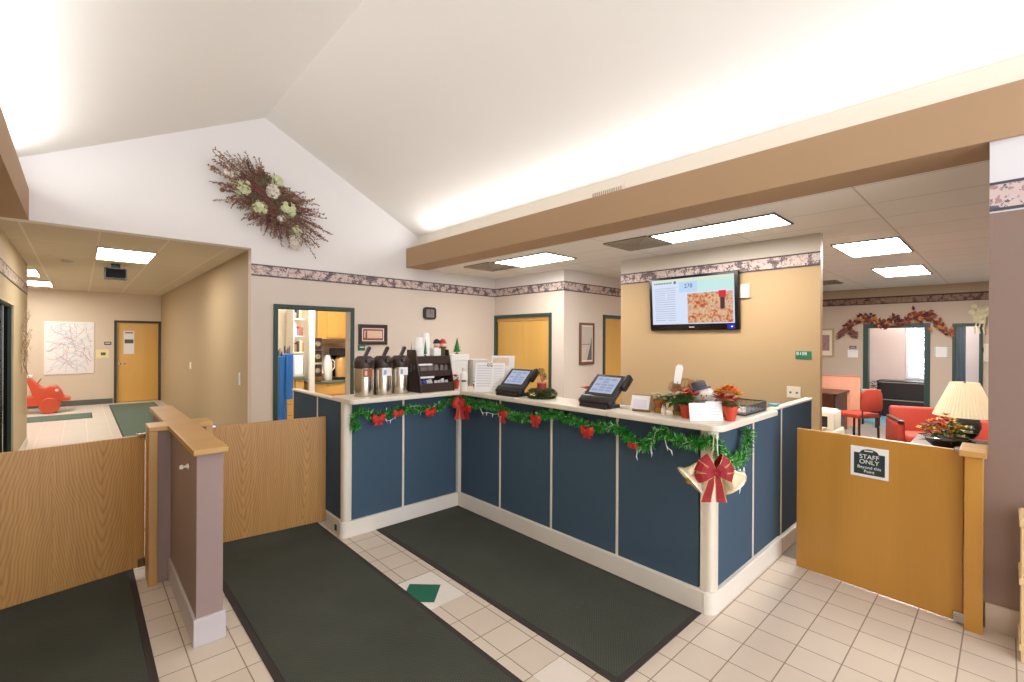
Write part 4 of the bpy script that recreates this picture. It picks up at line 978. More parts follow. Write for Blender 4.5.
def bow(label, c, rx, size, m=m_red, tails=1.0, up=0.0, loops=4, group='red bows on the garland', edge=None, tw=0.2, angs=None):
    c = Vector(c); r = Vector(rx).normalized(); u = Vector((0, 0, 1)); n = r.cross(u).normalized()
    cam_side = -Vector((c.x, c.y, 0)).normalized()
    if n.dot(cam_side) < 0: n = -n
    t = thing('ribbon_bow', label, 'bow', c, 0, group)
    mats = [m, edge or m]
    angs = angs or [20, 160, -18, 198, 62, 118, 90][:loops]
    for a in angs:
        b = B(); d = (r * math.cos(R(a)) + u * math.sin(R(a))); sdir = n.cross(d).normalized()
        pts = []; wv = []
        for k in range(13):
            th = 2 * math.pi * k / 12
            rad = size * (0.5 - 0.5 * math.cos(th)); side = 0.30 * size * math.sin(th)
            pts.append(c + d * rad + n * (side + 0.012 + 0.1 * size)); wv.append(sdir * size * tw * (0.35 + 0.65 * (0.5 - 0.5 * math.cos(th))))
        b.ribbon(pts, wv, 0)
        if edge:
            b.ribbon([p + w_ for p, w_ in zip(pts, wv)], [w_ * 0.06 for w_ in wv], 1); b.ribbon([p - w_ for p, w_ in zip(pts, wv)], [w_ * 0.06 for w_ in wv], 1)
        obj('loop', b, mats, t)
    b = B(); b.ball(c + n * (0.014 + 0.1 * size), size * 0.17, 2, scl=(1, 1, 1)); obj('knot', b, mats, t, True)
    if tails:
        for sg in (-1, 1):
            b = B(); pts = []; wv = []
            for k in range(8):
                f = k / 7
                pts.append(c - u * size * tails * f + r * sg * size * (0.10 + 0.30 * f) + n * (0.016 + 0.08 * size + 0.02 * math.sin(f * 5) * size * 3)); wv.append(r * size * tw * (0.5 + 0.5 * f) + n * 0.01 * size * math.sin(f * 7))
            b.ribbon(pts, wv, 0)
            if edge:
                b.ribbon([p + w_ + n * .001 for p, w_ in zip(pts, wv)], [w_ * 0.08 for w_ in wv], 1); b.ribbon([p - w_ + n * .001 for p, w_ in zip(pts, wv)], [w_ * 0.08 for w_ in wv], 1)
            obj('tail', b, mats, t)
    return t
X, Yd = (1, 0, 0), (0, -1, 0)
bow('red bow nearest the left post of the counter, below the first airpot', (1.87, 3.685, 0.985), X, 0.062, tails=1.0, tw=0.27)
bow('small red bow below the middle airpot, beside the panel seam', (2.055, 3.685, 1.01), X, 0.05, tails=0.7, tw=0.27)
bow('red bow below the condiment rack, midway to the inner corner', (2.39, 3.685, 0.99), X, 0.062, tails=0.8, tw=0.27)
bow('largest red bow with long tails at the inner corner of the counter', (2.70, 3.64, 1.035), (1, -0.4, 0), 0.075, tails=2.0, loops=6, tw=0.28)
bow('red bow with drooping tails just right of the large corner bow', (2.708, 3.50, 1.005), Yd, 0.056, tails=1.9, tw=0.27)
bow('red bow at the seam right of the hanging white wire, under the left terminal', (2.708, 2.99, 1.015), Yd, 0.052, tails=1.6, tw=0.27)
bow('red bow below the candle ring on the long counter', (2.708, 2.60, 1.02), Yd, 0.056, tails=1.2, tw=0.27)
bow('red bow below the right terminal on the long counter', (2.708, 2.08, 1.00), Yd, 0.056, tails=1.0, tw=0.27)
bow('tiny red bow half hidden in the garland below the card easel', (2.708, 1.70, 0.955), Yd, 0.034, tails=0.5, tw=0.27)
# two bells with a crimson bow at the outer corner
m_bell = mat('pearl_gold_bell', (246, 232, 198), 0.22, metal=0.45, var=0.06, scale=20)
t = thing('christmas_bells', 'pair of pale gold bells hanging at the outer corner of the counter', 'bells', (2.63, 1.155, 0.95))
prof = [(0.0, 0.0), (0.022, -0.002), (0.042, -0.018), (0.052, -0.045), (0.058, -0.085), (0.072, -0.115), (0.092, -0.130), (0.098, -0.136), (0.098, -0.148), (0.090, -0.148), (0.086, -0.140), (0.066, -0.118), (0.05, -0.085), (0.044, -0.045), (0.034, -0.022), (0, -0.012)]
for nm, c, ax in (('left', (2.615, 1.165, 0.95), (0.55, 48)), ('right', (2.655, 1.13, 0.95), (0.5, -40))):
    ang = R(-ax[1]); fwd = Vector((0.731, -0.682, 0))           # swing about the viewing line of the corner
    M = Matrix.Rotation(ang, 4, Vector((-0.682, -0.731, 0))) @ Matrix.Scale(0.94, 4)
    b = B(); b.lathe(c, prof, 32, M); bell = obj('bell', b, m_bell, t, True)
    b = B(); b.ball(Vector(c) + (M @ Vector((0, 0, -0.15))), 0.018, 2); obj('clapper', b, m_gold, bell, True)
b = B(); b.tube([(2.665, 1.15, 1.12), (2.655, 1.15, 1.04), (2.63, 1.155, 0.945)], 0.003, 8); obj('cord', b, m_bell, t, True)
bow('crimson velvet gold-edged bow tied over the pair of bells', (2.59, 1.125, 0.925), (0.731, -0.682, 0), 0.108, m_velvet, tails=1.55, group=None, edge=m_gold, tw=0.27, angs=[126, 158, 196, 52, 20, -14])

# ================================================================== ON THE WALLS OF THE ENTRY
# television
t = thing('television', 'black flat television showing a notice page on the tan wall', 'television', (5.70, 2.75, 2.14))
TY0, TY1, TZ0, TZ1 = 2.165, 3.335, 1.795, 2.50
TM = Matrix.Translation((5.70, 2.75, 2.147)) @ Matrix.Rotation(R(-4), 4, 'Y')
b = B(); b.box(-0.02, 0.035, TY0 - 2.75, TY1 - 2.75, -0.352, 0.352, 0.012, 3, M=TM); obj('casing', b, mat('glossy_black', (22, 18, 18), 0.25), t, True)
W0, W1, H0, H1 = -0.535, 0.54, -0.27, 0.318
m_s1 = mat('screen_page', (16, 16, 18), 0.3, emit=(214, 224, 246), es=1.0, var=0.0)
b = B(); b.box(-0.0215, -0.0205, W0, W1, H0, H1, M=TM); scr = obj('screen', b, m_s1, t)
def spatch(name, y0, y1, z0, z1, col, k=1, e=1.0):     # y0,y1 measured from the left of the screen 0..1, z from the bottom 0..1
    b = B(); X0 = -0.0215 - 0.0004 * k
    b.box(X0 - 0.0003, X0, W1 - (W1 - W0) * y1, W1 - (W1 - W0) * y0, H0 + (H1 - H0) * z0, H0 + (H1 - H0) * z1, M=TM)
    return obj(name, b, mat(name + '_glow', (16, 16, 18), 0.3, emit=col, es=e, var=0.0), scr)
spatch('banner', 0.35, 1.0, 0.70, 0.985, (196, 232, 226)); spatch('banner_strip', 0.0, 1.0, 0.93, 0.99, (216, 230, 206), 2)
spatch('blue_block', 0.36, 0.58, 0.69, 0.92, (184, 214, 244), 3)
b = B()
for i in range(15):
    zz = 0.80 - i * 0.051
    for y0, y1 in ((0.04, 0.17 + 0.06 * rnd.random()), (0.2, 0.31)):
        b.box(-0.0228, -0.0222, W1 - (W1 - W0) * y1, W1 - (W1 - W0) * y0, H0 + (H1 - H0) * zz, H0 + (H1 - H0) * (zz + 0.012), M=TM)
obj('text_lines', b, mat('screen_lines', (16, 16, 18), 0.3, emit=(182, 190, 216), es=0.8), scr)
b = B()
for i in range(11): b.box(-0.0228, -0.0222, W1 - (W1 - W0) * (0.045 + i * 0.022), W1 - (W1 - W0) * (0.03 + i * 0.022), H0 + (H1 - H0) * 0.905, H0 + (H1 - H0) * 0.935, M=TM)
b.box(-0.0228, -0.0222, W1 - (W1 - W0) * 0.32, W1 - (W1 - W0) * 0.29, H0 + (H1 - H0) * 0.89, H0 + (H1 - H0) * 0.95, M=TM)
obj('heading_marks', b, mat('screen_heading', (16, 16, 18), 0.3, emit=(120, 126, 160), es=0.6), scr)
text('lettering', '278', 0.075, TM @ Matrix.Translation((-0.0242, W1 - (W1 - W0) * 0.475, H0 + (H1 - H0) * 0.825)) @ FACE['-x'], mat('screen_digits', (16, 16, 18), 0.3, emit=(90, 120, 160), es=0.6), scr)
# collage photograph on the page
mm, nt, p = newmat('collage_glow')
tc = node(nt, 'ShaderNodeTexCoord'); v = node(nt, 'ShaderNodeTexVoronoi', Scale=24.0, _distance='CHEBYCHEV'); n1 = node(nt, 'ShaderNodeTexNoise', Scale=14.0, Detail=5.0, Roughness=0.7)
nt.links.new(tc.outputs['Object'], v.inputs['Vector']); nt.links.new(tc.outputs['Object'], n1.inputs['Vector'])
cr = node(nt, 'ShaderNodeValToRGB'); nt.links.new(math_(nt, 'MULTIPLY_ADD', n1.outputs['Fac'], 0.95, math_(nt, 'MULTIPLY', v.outputs['Distance'], 0.22)), cr.inputs[0])
el = cr.color_ramp.elements; el[0].position = 0.28; el[0].color = lin((70, 50, 60)); el[1].position = 0.8; el[1].color = lin((236, 226, 232))
for q, c in ((0.42, (196, 52, 44)), (0.52, (214, 140, 84)), (0.62, (240, 206, 168)), (0.7, (200, 110, 100))):
    e = cr.color_ramp.elements.new(q); e.color = lin(c)
p.inputs['Base Color'].default_value = (0.006, 0.006, 0.007, 1); nt.links.new(cr.outputs[0], p.inputs['Emission Color']); p.inputs['Emission Strength'].default_value = 0.85
b = B(); X0 = -0.0228
b.box(X0 - .0004, X0, W1 - (W1 - W0) * 0.985, W1 - (W1 - W0) * 0.46, H0 + (H1 - H0) * 0.02, H0 + (H1 - H0) * 0.66, M=TM); obj('photo_collage', b, mm, scr)
spatch('red_hanging', 0.83, 0.91, 0.54, 0.68, (214, 24, 50), 5); spatch('dark_figure', 0.845, 0.895, 0.30, 0.54, (70, 40, 50), 5)
b = B(); b.box(-0.0215, -0.0205, -0.035, 0.035, -0.316, -0.304, M=TM); obj('maker_mark', b, m_print, t)
b = B(); b.box(-0.0212, -0.0202, W0 + 0.0, W0 + 0.09, -0.34, -0.285, M=TM); obj('standby_panel', b, mat('blue_standby', (24, 24, 120), 0.3, emit=(30, 30, 150), es=0.7), t)
b = B(); b.box(-0.0222, -0.0212, W0 + 0.025, W0 + 0.045, -0.318, -0.305, M=TM); obj('indicator', b, mat('indicator_glow', (190, 210, 255), 0.3, emit=(190, 210, 255), es=1.0), t)
b = B(); b.box(5.735, 5.75, 2.60, 2.90, 2.0, 2.3, 0.003); b.box(5.725, 5.74, 2.7, 2.8, 2.05, 2.25, 0.003); obj('wall_bracket', b, m_black, t)
# wall plates and signs
def plate(name, label, cat, face, u, v0, z0, w, h, m, th=0.008, group=None):
    t = thing(name, label, cat, (u, v0, z0) if face != '-y' else (v0, u, z0), 0, group)
    b = B()
    if face == '-y': b.box(v0 - w / 2, v0 + w / 2, u - th, u, z0 - h / 2, z0 + h / 2, 0.002)
    elif face == '-x': b.box(u - th, u, v0 - w / 2, v0 + w / 2, z0 - h / 2, z0 + h / 2, 0.002)
    else: b.box(u, u + th, v0 - w / 2, v0 + w / 2, z0 - h / 2, z0 + h / 2, 0.002)
    obj('plate', b, m, t); return t
t = plate('room_sign', 'small green room number sign on the tan wall right of the television', 'sign', '-x', 5.75, 1.515, 1.51, 0.15, 0.085, mat('sign_green', (34, 122, 92), 0.4))
text('lettering', 'B108', 0.05, Matrix.Translation((5.741, 1.53, 1.525)) @ FACE['-x'], m_paper, t)
t = plate('wall_outlet', 'cream double wall plate above the right end of the counter', 'outlet', '-x', 5.75, 1.605, 1.10, 0.135, 0.125, mat('ivory_plate', (234, 226, 206), 0.4))
for dy in (-0.032, 0.032):
    b = B(); b.lathe((5.743, 1.605 + dy, 1.095), [(0, 0.003), (0.012, 0.002), (0.012, 0)], 12, Matrix.Rotation(R(-90), 4, 'Y')); obj('socket', b, m_dgrey, t, True)
t = plate('thermostat', 'cream box on the tan wall peeking out right of the television', 'thermostat', '-x', 5.75, 2.115, 2.25, 0.10, 0.16, m_cream, 0.03)
t = plate('light_switch', 'farther of the two white switch plates on the hall\'s right wall', 'switch', '-x', 1.60, 11.0, 1.13, 0.12, 0.13, m_paper); b = B(); b.box(1.586, 1.592, 10.985, 11.015, 1.11, 1.15, 0.001); obj('toggle', b, m_foam, t)
t = plate('light_switch', 'nearer, taller white switch plate on the hall\'s right wall', 'switch', '-x', 1.60, 7.15, 1.11, 0.075, 0.17, m_paper); b = B(); b.box(1.586, 1.592, 7.14, 7.16, 1.08, 1.14, 0.001); obj('toggle', b, m_foam, t)
t = plate('room_sign', 'small green sign on the back wall under the framed text picture', 'sign', '-y', 6.6, 3.08, 1.53, 0.11, 0.08, mat('sign_green_dark', (30, 104, 84), 0.4))
b = B(); b.box(3.05, 3.12, 6.588, 6.592, 1.535, 1.55); obj('printed_line', b, m_paper, t)
# framed text picture
t = thing('framed_picture', 'dark framed red and white text picture right of the kitchen doorway', 'picture', (3.262, 6.6, 1.73))
b = B()
for q in ((3.03, 3.495, 1.845, 1.885), (3.03, 3.495, 1.578, 1.618), (3.03, 3.07, 1.618, 1.845), (3.455, 3.495, 1.618, 1.845)): b.box(q[0], q[1], 6.572, 6.6, q[2], q[3], 0.005)
obj('frame', b, m_dbrown, t)
b = B(); b.box(3.07, 3.455, 6.59, 6.598, 1.618, 1.845); obj('dark_mat', b, mat('umber_mat', (84, 62, 54), 0.6), t)
b = B(); b.box(3.085, 3.44, 6.588, 6.59, 1.632, 1.828); obj('white_line', b, m_paper, t)
b = B(); b.box(3.10, 3.425, 6.586, 6.588, 1.645, 1.815); obj('red_field', b, mat('brick_red_print', (156, 78, 66), 0.6, var=0.2, scale=30), t)
b = B(); b.box(3.165, 3.41, 6.584, 6.586, 1.675, 1.79); b.box(3.118, 3.135, 6.584, 6.586, 1.68, 1.785); b.box(3.135, 3.15, 6.584, 6.586, 1.77, 1.785); obj('pale_panel', b, mat('blush_panel', (232, 196, 170), 0.6, var=0.08, scale=30), t)
# clock
t = thing('wall_clock', 'small square black clock with rounded corners under the wallpaper border', 'clock', (4.265, 6.6, 2.1))
b = B(); b.prism(rrect(4.145, 4.385, 2.0, 2.2, {0: 0.05, 1: 0.05, 2: 0.05, 3: 0.05}), 'y', 6.565, 6.6, 0.0)
b2 = B()
def fixrot(B_):   # prism 'y' takes (x, z) pairs already
    return B_
obj('case', b, m_black, t, True)
b = B(); b.prism(rrect(4.19, 4.34, 2.03, 2.165, {0: 0.012, 1: 0.012, 2: 0.012, 3: 0.012}), 'y', 6.560, 6.566); obj('face', b, mat('grey_dial', (130, 122, 124), 0.4), t)
b = B(); b.box(4.262, 4.268, 6.556, 6.56, 2.097, 2.155); b.box(4.265, 4.31, 6.556, 6.56, 2.094, 2.10); obj('hands', b, m_black, t)
# narrow mirror / picture on the passage wall
t = thing('framed_mirror', 'tall narrow brown framed picture on the wall between the two maple doors', 'picture', (6.30, 4.9, 1.6))
b = B()
for q in ((6.11, 6.50, 1.92, 1.96), (6.11, 6.50, 1.25, 1.30), (6.11, 6.15, 1.30, 1.92), (6.46, 6.50, 1.30, 1.92)): b.box(q[0], q[1], 4.868, 4.9, q[2], q[3], 0.005)
obj('frame', b, mat('walnut_frame', (110, 72, 56), 0.4), t)
b = B()
for q in ((6.15, 6.46, 1.895, 1.92), (6.15, 6.46, 1.30, 1.325), (6.15, 6.165, 1.325, 1.895), (6.445, 6.46, 1.325, 1.895)): b.box(q[0], q[1], 4.88, 4.898, q[2], q[3])
obj('liner', b, m_cream, t)
b = B(); b.box(6.165, 6.445, 4.89, 4.898, 1.325, 1.895); obj('picture_sheet', b, mat('grey_beige_scene', (196, 186, 176), 0.4, var=0.25, scale=4), t)
b = B(); b.prism([(6.445, 1.325), (6.445, 1.72), (6.40, 1.56), (6.32, 1.325)], 'y', 4.888, 4.89); b.box(6.165, 6.38, 4.888, 4.89, 1.59, 1.60); obj('dark_shapes', b, mat('slate_shape', (96, 92, 92), 0.5), t)

# dried flower swag on the gable
t = thing('dried_flower_swag', 'large dried flower and heather swag on the white gable', 'wreath', (1.80, 6.6, 3.45))
m_twig = mat('russet_twig', (128, 82, 74), 0.8, var=0.35, scale=20); m_twig2 = mat('brown_twig', (138, 108, 80), 0.8, var=0.3, scale=20)
m_hyd = mat('pale_green_hydrangea', (216, 220, 176), 0.7, var=0.12, scale=30); m_ivory = mat('ivory_bloom', (236, 226, 212), 0.7, var=0.1, scale=30)
b = B(); C0 = Vector((1.80, 6.54, 3.45))
for i in range(260):
    a = rnd.uniform(0, 360)
    ax = math.cos(R(a + 30)) ** 2                      # longest along the upper-left to lower-right diagonal
    L = (0.36 + 0.38 * ax) * rnd.uniform(0.72, 1.08)
    if 20 < a < 110: L *= 0.85
    d = Vector((math.cos(R(a)), -rnd.uniform(0.02, 0.4), math.sin(R(a)))).normalized()
    start = C0 + Vector((d.x * 0.12 * rnd.random() + 0.30 * (rnd.random() - 0.5) * 0.74, 0, d.z * 0.12 * rnd.random() - 0.30 * (0)))
    off = rnd.uniform(-0.24, 0.24); start = C0 + Vector((off * 0.74, 0, -off * 0.67))
    L *= (1 - abs(off) * 0.8)
    droop = rnd.uniform(-0.02, 0.12)
    pts = [start + d * L * f + Vector((0, 0, -droop * f * f)) for f in (0, 0.33, 0.66, 1.0)]
    for p_ in pts: p_.y = min(p_.y, 6.58)
    mi = 0 if rnd.random() < 0.7 else 1
    b.mi = mi; b.tube(pts, 0.006, 4, 0.002)
    n = int(L * 46)
    for k in range(n):
        f = 0.28 + 0.72 * k / n; q = pts[0].lerp(pts[3], f); q.z += -droop * (f * f - f) * 0 ; q.y = min(q.y, 6.575)
        v = Vector((rnd.gauss(0, 1), rnd.gauss(0, 1) - 0.4, rnd.gauss(0, 1))).normalized() + d * 0.8
        b.leaf(q, v, (0, -1, 0), rnd.uniform(0.022, 0.045), rnd.uniform(0.010, 0.018), mi)
b.mi = 0
o = obj('twigs', b, [m_twig, m_twig2], t); o['kind'] = 'stuff'
b = B()
for i in range(90):
    a = rnd.uniform(0, 6.283); off = rnd.uniform(-0.34, 0.34); c = C0 + Vector((off * 0.74 + 0.12 * math.cos(a), -0.04, -off * 0.67 + 0.12 * math.sin(a)))
    b.leaf(c, (math.cos(a), -0.5, math.sin(a)), (0, -1, 0), rnd.uniform(0.07, 0.13), 0.04)
obj('leaves', b, mat('olive_leaf', (104, 98, 64), 0.7, var=0.3, scale=20), t)
for (x, z, r_, m_) in ((1.46, 3.53, 0.12, m_hyd), (1.665, 3.32, 0.10, m_hyd), (1.995, 3.36, 0.115, m_hyd), (1.86, 3.70, 0.09, m_hyd), (2.10, 3.09, 0.09, m_hyd), (1.36, 3.68, 0.10, m_ivory), (1.82, 3.56, 0.10, m_ivory), (2.10, 2.95, 0.11, m_ivory), (1.92, 3.22, 0.06, m_ivory)):
    b = B()
    for i in range(60):
        v = Vector((rnd.gauss(0, 1), -abs(rnd.gauss(0, 1)), rnd.gauss(0, 1))).normalized()
        c = Vector((x, 6.49, z)) + v * r_ * rnd.uniform(0.55, 0.95)
        for k in range(4):
            aa = k * 1.571 + rnd.random(); s1 = v.cross(Vector((0.2, 0.1, 1))).normalized(); s2 = v.cross(s1)
            b.leaf(c, s1 * math.cos(aa) + s2 * math.sin(aa) + v * 0.3, v, r_ * 0.34, r_ * 0.24)
    b.ball((x, 6.52, z), r_ * 0.4, 1); obj('blossom', b, m_, t)
for x, z in ((1.265, 3.475), (2.09, 3.60), (1.17, 3.72), (1.71, 3.78)):
    b = B(); b.ball((x, 6.55, z), 0.028, 2); b.tube([(x, 6.55, z), (1.80 + (x - 1.8) * 0.4, 6.56, 3.45 + (z - 3.45) * 0.4)], 0.003, 5); obj('seed_pod', b, m_twig2, t, True)
#STAGE6
# ================================================================== DOWN THE HALL
t = thing('map_board', 'large white wall map with fine coloured lines at the end of the hall', 'map', (-0.18, 15.6, 1.42))
b = B(); b.box(-0.62, 0.265, 15.575, 15.597, 0.785, 2.06, 0.003); obj('board', b, m_paper, t)
for nm, col, n, w_ in (('red_roads', (206, 168, 176), 26, 0.0045), ('grey_roads', (196, 200, 214), 40, 0.0035)):
    b = B()
    for i in range(n):
        x, z = rnd.uniform(-0.55, 0.2), rnd.uniform(0.9, 1.95); a = rnd.uniform(0, 6.28); pts = [(x, 15.573, z)]
        for k in range(14):
            a += rnd.uniform(-0.6, 0.6); x += 0.035 * math.cos(a); z += 0.035 * math.sin(a)
            if not (-0.59 < x < 0.24 and 0.82 < z < 2.03): break
            pts.append((x, 15.573, z))
        if len(pts) > 2: b.tube(pts, w_, 4, caps=False)
    obj(nm, b, mat(nm + '_ink', col, 0.6), t)
t = plate('room_sign', 'small dark room sign beside the far hall door', 'sign', '-y', 15.6, 0.52, 1.53, 0.14, 0.08, mat('sign_dark', (70, 72, 66), 0.4))
b = B(); b.box(0.47, 0.57, 15.588, 15.592, 1.525, 1.545); obj('printed_line', b, m_paper, t)
t = plate('notice_sheet', 'pale yellow notice left of the far hall door under the room sign', 'notice', '-y', 15.6, 0.42, 1.27, 0.25, 0.21, mat('pale_yellow_paper', (240, 226, 170), 0.6), 0.003)
b = B(); b.box(0.39, 0.48, 15.595, 15.597, 1.23, 1.30); obj('printed_mark', b, m_dgrey, t)
t = thing('notice_sheet', 'white printed notice taped on the far hall door', 'notice', (0.94, 15.65, 1.55))
b = B(); b.box(0.83, 1.045, 15.643, 15.6495, 1.25, 1.855); obj('paper', b, m_paper, t)
b = B(); b.box(0.85, 1.03, 15.640, 15.643, 1.53, 1.63); b.box(0.86, 1.02, 15.640, 15.643, 1.79, 1.82); obj('printed_blocks', b, m_dgrey, t)
# orange plastic ride-on car, seen from its side
t = thing('ride_on_car', 'orange plastic child\'s ride-on car parked under the wall map', 'toy car', (-0.75, 14.6, 0))
m_or = mat('orange_plastic', (216, 84, 52), 0.35, var=0.06)
b = B(); b.prism([(-1.55, 0.20), (-0.95, 0.17), (-0.66, 0.17), (-0.60, 0.20), (-0.42, 0.20), (-0.36, 0.24), (-0.15, 0.26), (-0.14, 0.32), (-0.25, 0.34), (-0.29, 0.47), (-0.38, 0.59), (-0.50, 0.585), (-0.55, 0.55), (-0.62, 0.57), (-0.78, 0.78), (-0.86, 0.80), (-0.80, 0.60), (-0.74, 0.40), (-1.02, 0.36), (-1.12, 0.42), (-1.30, 0.62), (-1.42, 0.62), (-1.5, 0.40)], 'y', 14.38, 14.82, 0.02); obj('body', b, m_or, t)
for sx_ in (-0.48, -1.32):
    for sy_ in (14.34, 14.80):
        b = B(); b.lathe((0, 0, 0), [(0.05, -0.03), (0.155, -0.03), (0.17, -0.015), (0.17, 0.045), (0.155, 0.06), (0.05, 0.06)], 24, Matrix.Translation((sx_, sy_, 0.172)) @ Matrix.Rotation(R(90), 4, 'X')); wh = obj('wheel', b, mat('orange_wheel', (206, 84, 50), 0.4), t, True)
        b = B()
        for k in range(5):
            a = k * 1.2566; b.tube([(sx_ + 0.03 * math.cos(a), sy_ - 0.035, 0.172 + 0.03 * math.sin(a)), (sx_ + 0.12 * math.cos(a), sy_ - 0.035, 0.172 + 0.12 * math.sin(a))], 0.016, 6)
        obj('spokes', b, mat('brown_hub', (130, 70, 44), 0.5), wh)
b = B(); b.lathe((0, 0, 0), [(0.10, 0), (0.115, 0.01), (0.10, 0.02)], 20, Matrix.Translation((-0.66, 14.6, 0.66)) @ Matrix.Rotation(R(-62), 4, 'Y')); obj('steering_wheel', b, m_or, t, True)
b = B(); b.lathe((0, 0, 0), [(0.0, 0.012), (0.025, 0.012), (0.03, 0)], 14, Matrix.Translation((-0.37, 14.38, 0.50)) @ Matrix.Rotation(R(90), 4, 'X')); obj('headlight', b, m_paper, t, True)
b = B(); b.box(-0.84, -0.76, 14.42, 14.78, 0.79, 0.84, 0.01); obj('windscreen_top', b, m_foam, t)
# twig decoration on the left wall
t = thing('twig_wreath', 'pale twig and leaf spray hanging on the hall\'s left wall', 'wreath', (-0.60, 9.6, 1.5))
b = B()
for i in range(20):
    y, z = 9.45 + rnd.uniform(-0.25, 0.25), 1.5 + rnd.uniform(-0.35, 0.3); a = rnd.uniform(0.9, 2.2) * (1 if rnd.random() < .6 else -1)
    d = Vector((0.35 * rnd.random(), math.cos(a) * 1.3, math.sin(a))).normalized(); L = rnd.uniform(0.12, 0.3)
    p0 = Vector((-0.585, y, z)); pts = [p0, p0 + d * L * .5 + Vector((0.01, 0, 0)), p0 + d * L]
    b.mi = 0; b.tube(pts, 0.005, 5, 0.002)
    for k in range(7):
        q = pts[0].lerp(pts[2], rnd.random()); b.leaf(q, (0.6 * rnd.random(), rnd.gauss(0, 1), rnd.gauss(0, 1)), (1, 0, 0), 0.05, 0.02, rnd.choice((0, 1, 1)))
b.mi = 0
obj('twigs', b, [mat('pale_twig', (168, 140, 112), 0.8, var=0.2), mat('bleached_leaf', (226, 212, 192), 0.7, var=0.15)], t)['kind'] = 'stuff'

# ================================================================== KITCHEN BEHIND THE DOORWAY
m_kcounter = mat('green_grey_laminate', (104, 120, 104), 0.4, var=0.08); m_kwood = wood('kitchen_oak', (228, 178, 96), (204, 150, 70), 0.35, freq=9, contrast=0.6)
def kitchen_base(label, x0, x1, y0, y1, rows, cols, h=0.86):
    t = thing('base_cabinet', label, 'cabinet', ((x0 + x1) / 2, (y0 + y1) / 2, 0), 0, 'kitchen base cabinets')
    b = B(); b.box(x0, x1, y0 + 0.03, y1, 0.0, h, 0.003); obj('carcass', b, m_kwood, t)
    wc = (x1 - x0) / cols; hr = (h - 0.1) / rows
    for c in range(cols):
        for r_ in range(rows):
            b = B(); b.box(x0 + c * wc + 0.012, x0 + (c + 1) * wc - 0.012, y0, y0 + 0.028, 0.1 + r_ * hr + 0.012, 0.1 + (r_ + 1) * hr - 0.012, 0.004); d = obj('drawer', b, m_kwood, t)
            b = B(); b.box(x0 + (c + 0.5) * wc - 0.04, x0 + (c + 0.5) * wc + 0.04, y0 - 0.012, y0, 0.1 + (r_ + 0.82) * hr - 0.006, 0.1 + (r_ + 0.82) * hr, 0.002); obj('pull', b, m_dbrown, d)
    return t
kitchen_base('oak drawer cabinet behind the blue folder in the kitchen', 2.72, 3.07, 8.95, 9.68, 4, 2, 0.92)
b = B(); b.box(2.70, 3.075, 8.92, 9.69, 0.922, 0.965, 0.004); tag(obj('worktop', b, m_kcounter), 'green worktop left of the white kitchen wall end', 'worktop')
kitchen_base('oak drawer cabinet at the kitchen\'s right under the coffee things', 3.21, 4.6, 9.08, 9.68, 3, 2, 0.80)
b = B(); b.box(3.20, 4.6, 9.05, 9.69, 0.802, 0.845, 0.004); tag(obj('worktop', b, m_kcounter), 'green worktop carrying the white jug and brown bowl', 'worktop')
t = thing('wall_cabinet', 'oak wall cabinet high in the kitchen', 'cabinet', (3.9, 9.55, 1.9))
b = B(); b.box(3.43, 4.6, 9.30, 9.69, 1.66, 2.26, 0.004); obj('carcass', b, m_kwood, t)
for x0 in (3.61, 4.11):
    b = B(); b.box(x0, x0 + 0.48, 9.278, 9.30, 1.69, 2.24, 0.004); d = obj('door', b, m_kwood, t)
    b = B(); b.box(x0 + 0.06, x0 + 0.42, 9.272, 9.278, 1.75, 2.18, 0.004); obj('raised_panel', b, m_kwood, d)
# shelves with supplies
t = thing('wall_shelf', 'white open wall shelf unit crowded with supplies in the kitchen', 'shelf', (2.99, 9.1, 1.4))
for z in (1.40, 1.70, 2.02, 2.30):
    b = B(); b.box(2.88, 3.07, 8.95, 9.35, z, z + 0.02, 0.003); obj('shelf_board', b, m_white, t)
b = B(); b.box(2.868, 2.88, 8.95, 9.35, 1.38, 2.34, 0.002); obj('upright', b, m_white, t)
pal = [(150, 120, 90), (60, 56, 60), (210, 190, 160), (190, 130, 80), (236, 236, 236), (90, 110, 160), (200, 90, 60), (120, 96, 80)]
desc = ['tan', 'dark', 'beige', 'orange-brown', 'white', 'blue', 'red', 'brown']
k = 0
for z, lev in ((1.42, 'lowest'), (1.72, 'middle'), (2.04, 'third'), (2.32, 'top')):
    x = 2.884
    while x < 3.03:
        wd = rnd.uniform(0.028, 0.05); h = rnd.uniform(0.09, 0.24) if z < 2.3 else rnd.uniform(0.06, 0.14); c = k % len(pal)
        if x + wd > 3.068: break
        b = B(); b.box(x, x + wd - 0.003, 8.965, 9.15, z + 0.0005, z + h, 0.004)
        tag(obj('supply_carton', b, mat('carton_%d' % k, pal[c], 0.6)), '%s carton on the %s kitchen shelf' % (desc[c], lev), 'carton', 'cartons on the kitchen shelf (%s, %s)' % (lev, desc[c]))
        x += wd; k += 1
t = thing('white_crate', 'white storage crate on the third kitchen shelf front edge', 'crate', (2.97, 8.9, 1.75))
bpy.data.objects.remove(t); 
t = thing('countertop_oven', 'white microwave box on the green worktop below the kitchen shelves', 'microwave', (2.99, 9.2, 0.966))
b = B(); b.box(2.86, 3.07, 8.97, 9.4, 0.966, 1.36, 0.012); obj('casing', b, m_paper, t)
b = B(); b.box(2.885, 3.045, 8.962, 8.97, 1.0, 1.33, 0.004); obj('door', b, m_foam, t)
b = B(); b.tube([(2.882, 8.958, 0.99), (2.882, 8.958, 1.34)], 0.005, 6); b.tube([(3.05, 8.958, 0.99), (3.05, 8.958, 1.34)], 0.005, 6); obj('edge_trim', b, m_dgrey, t, True)
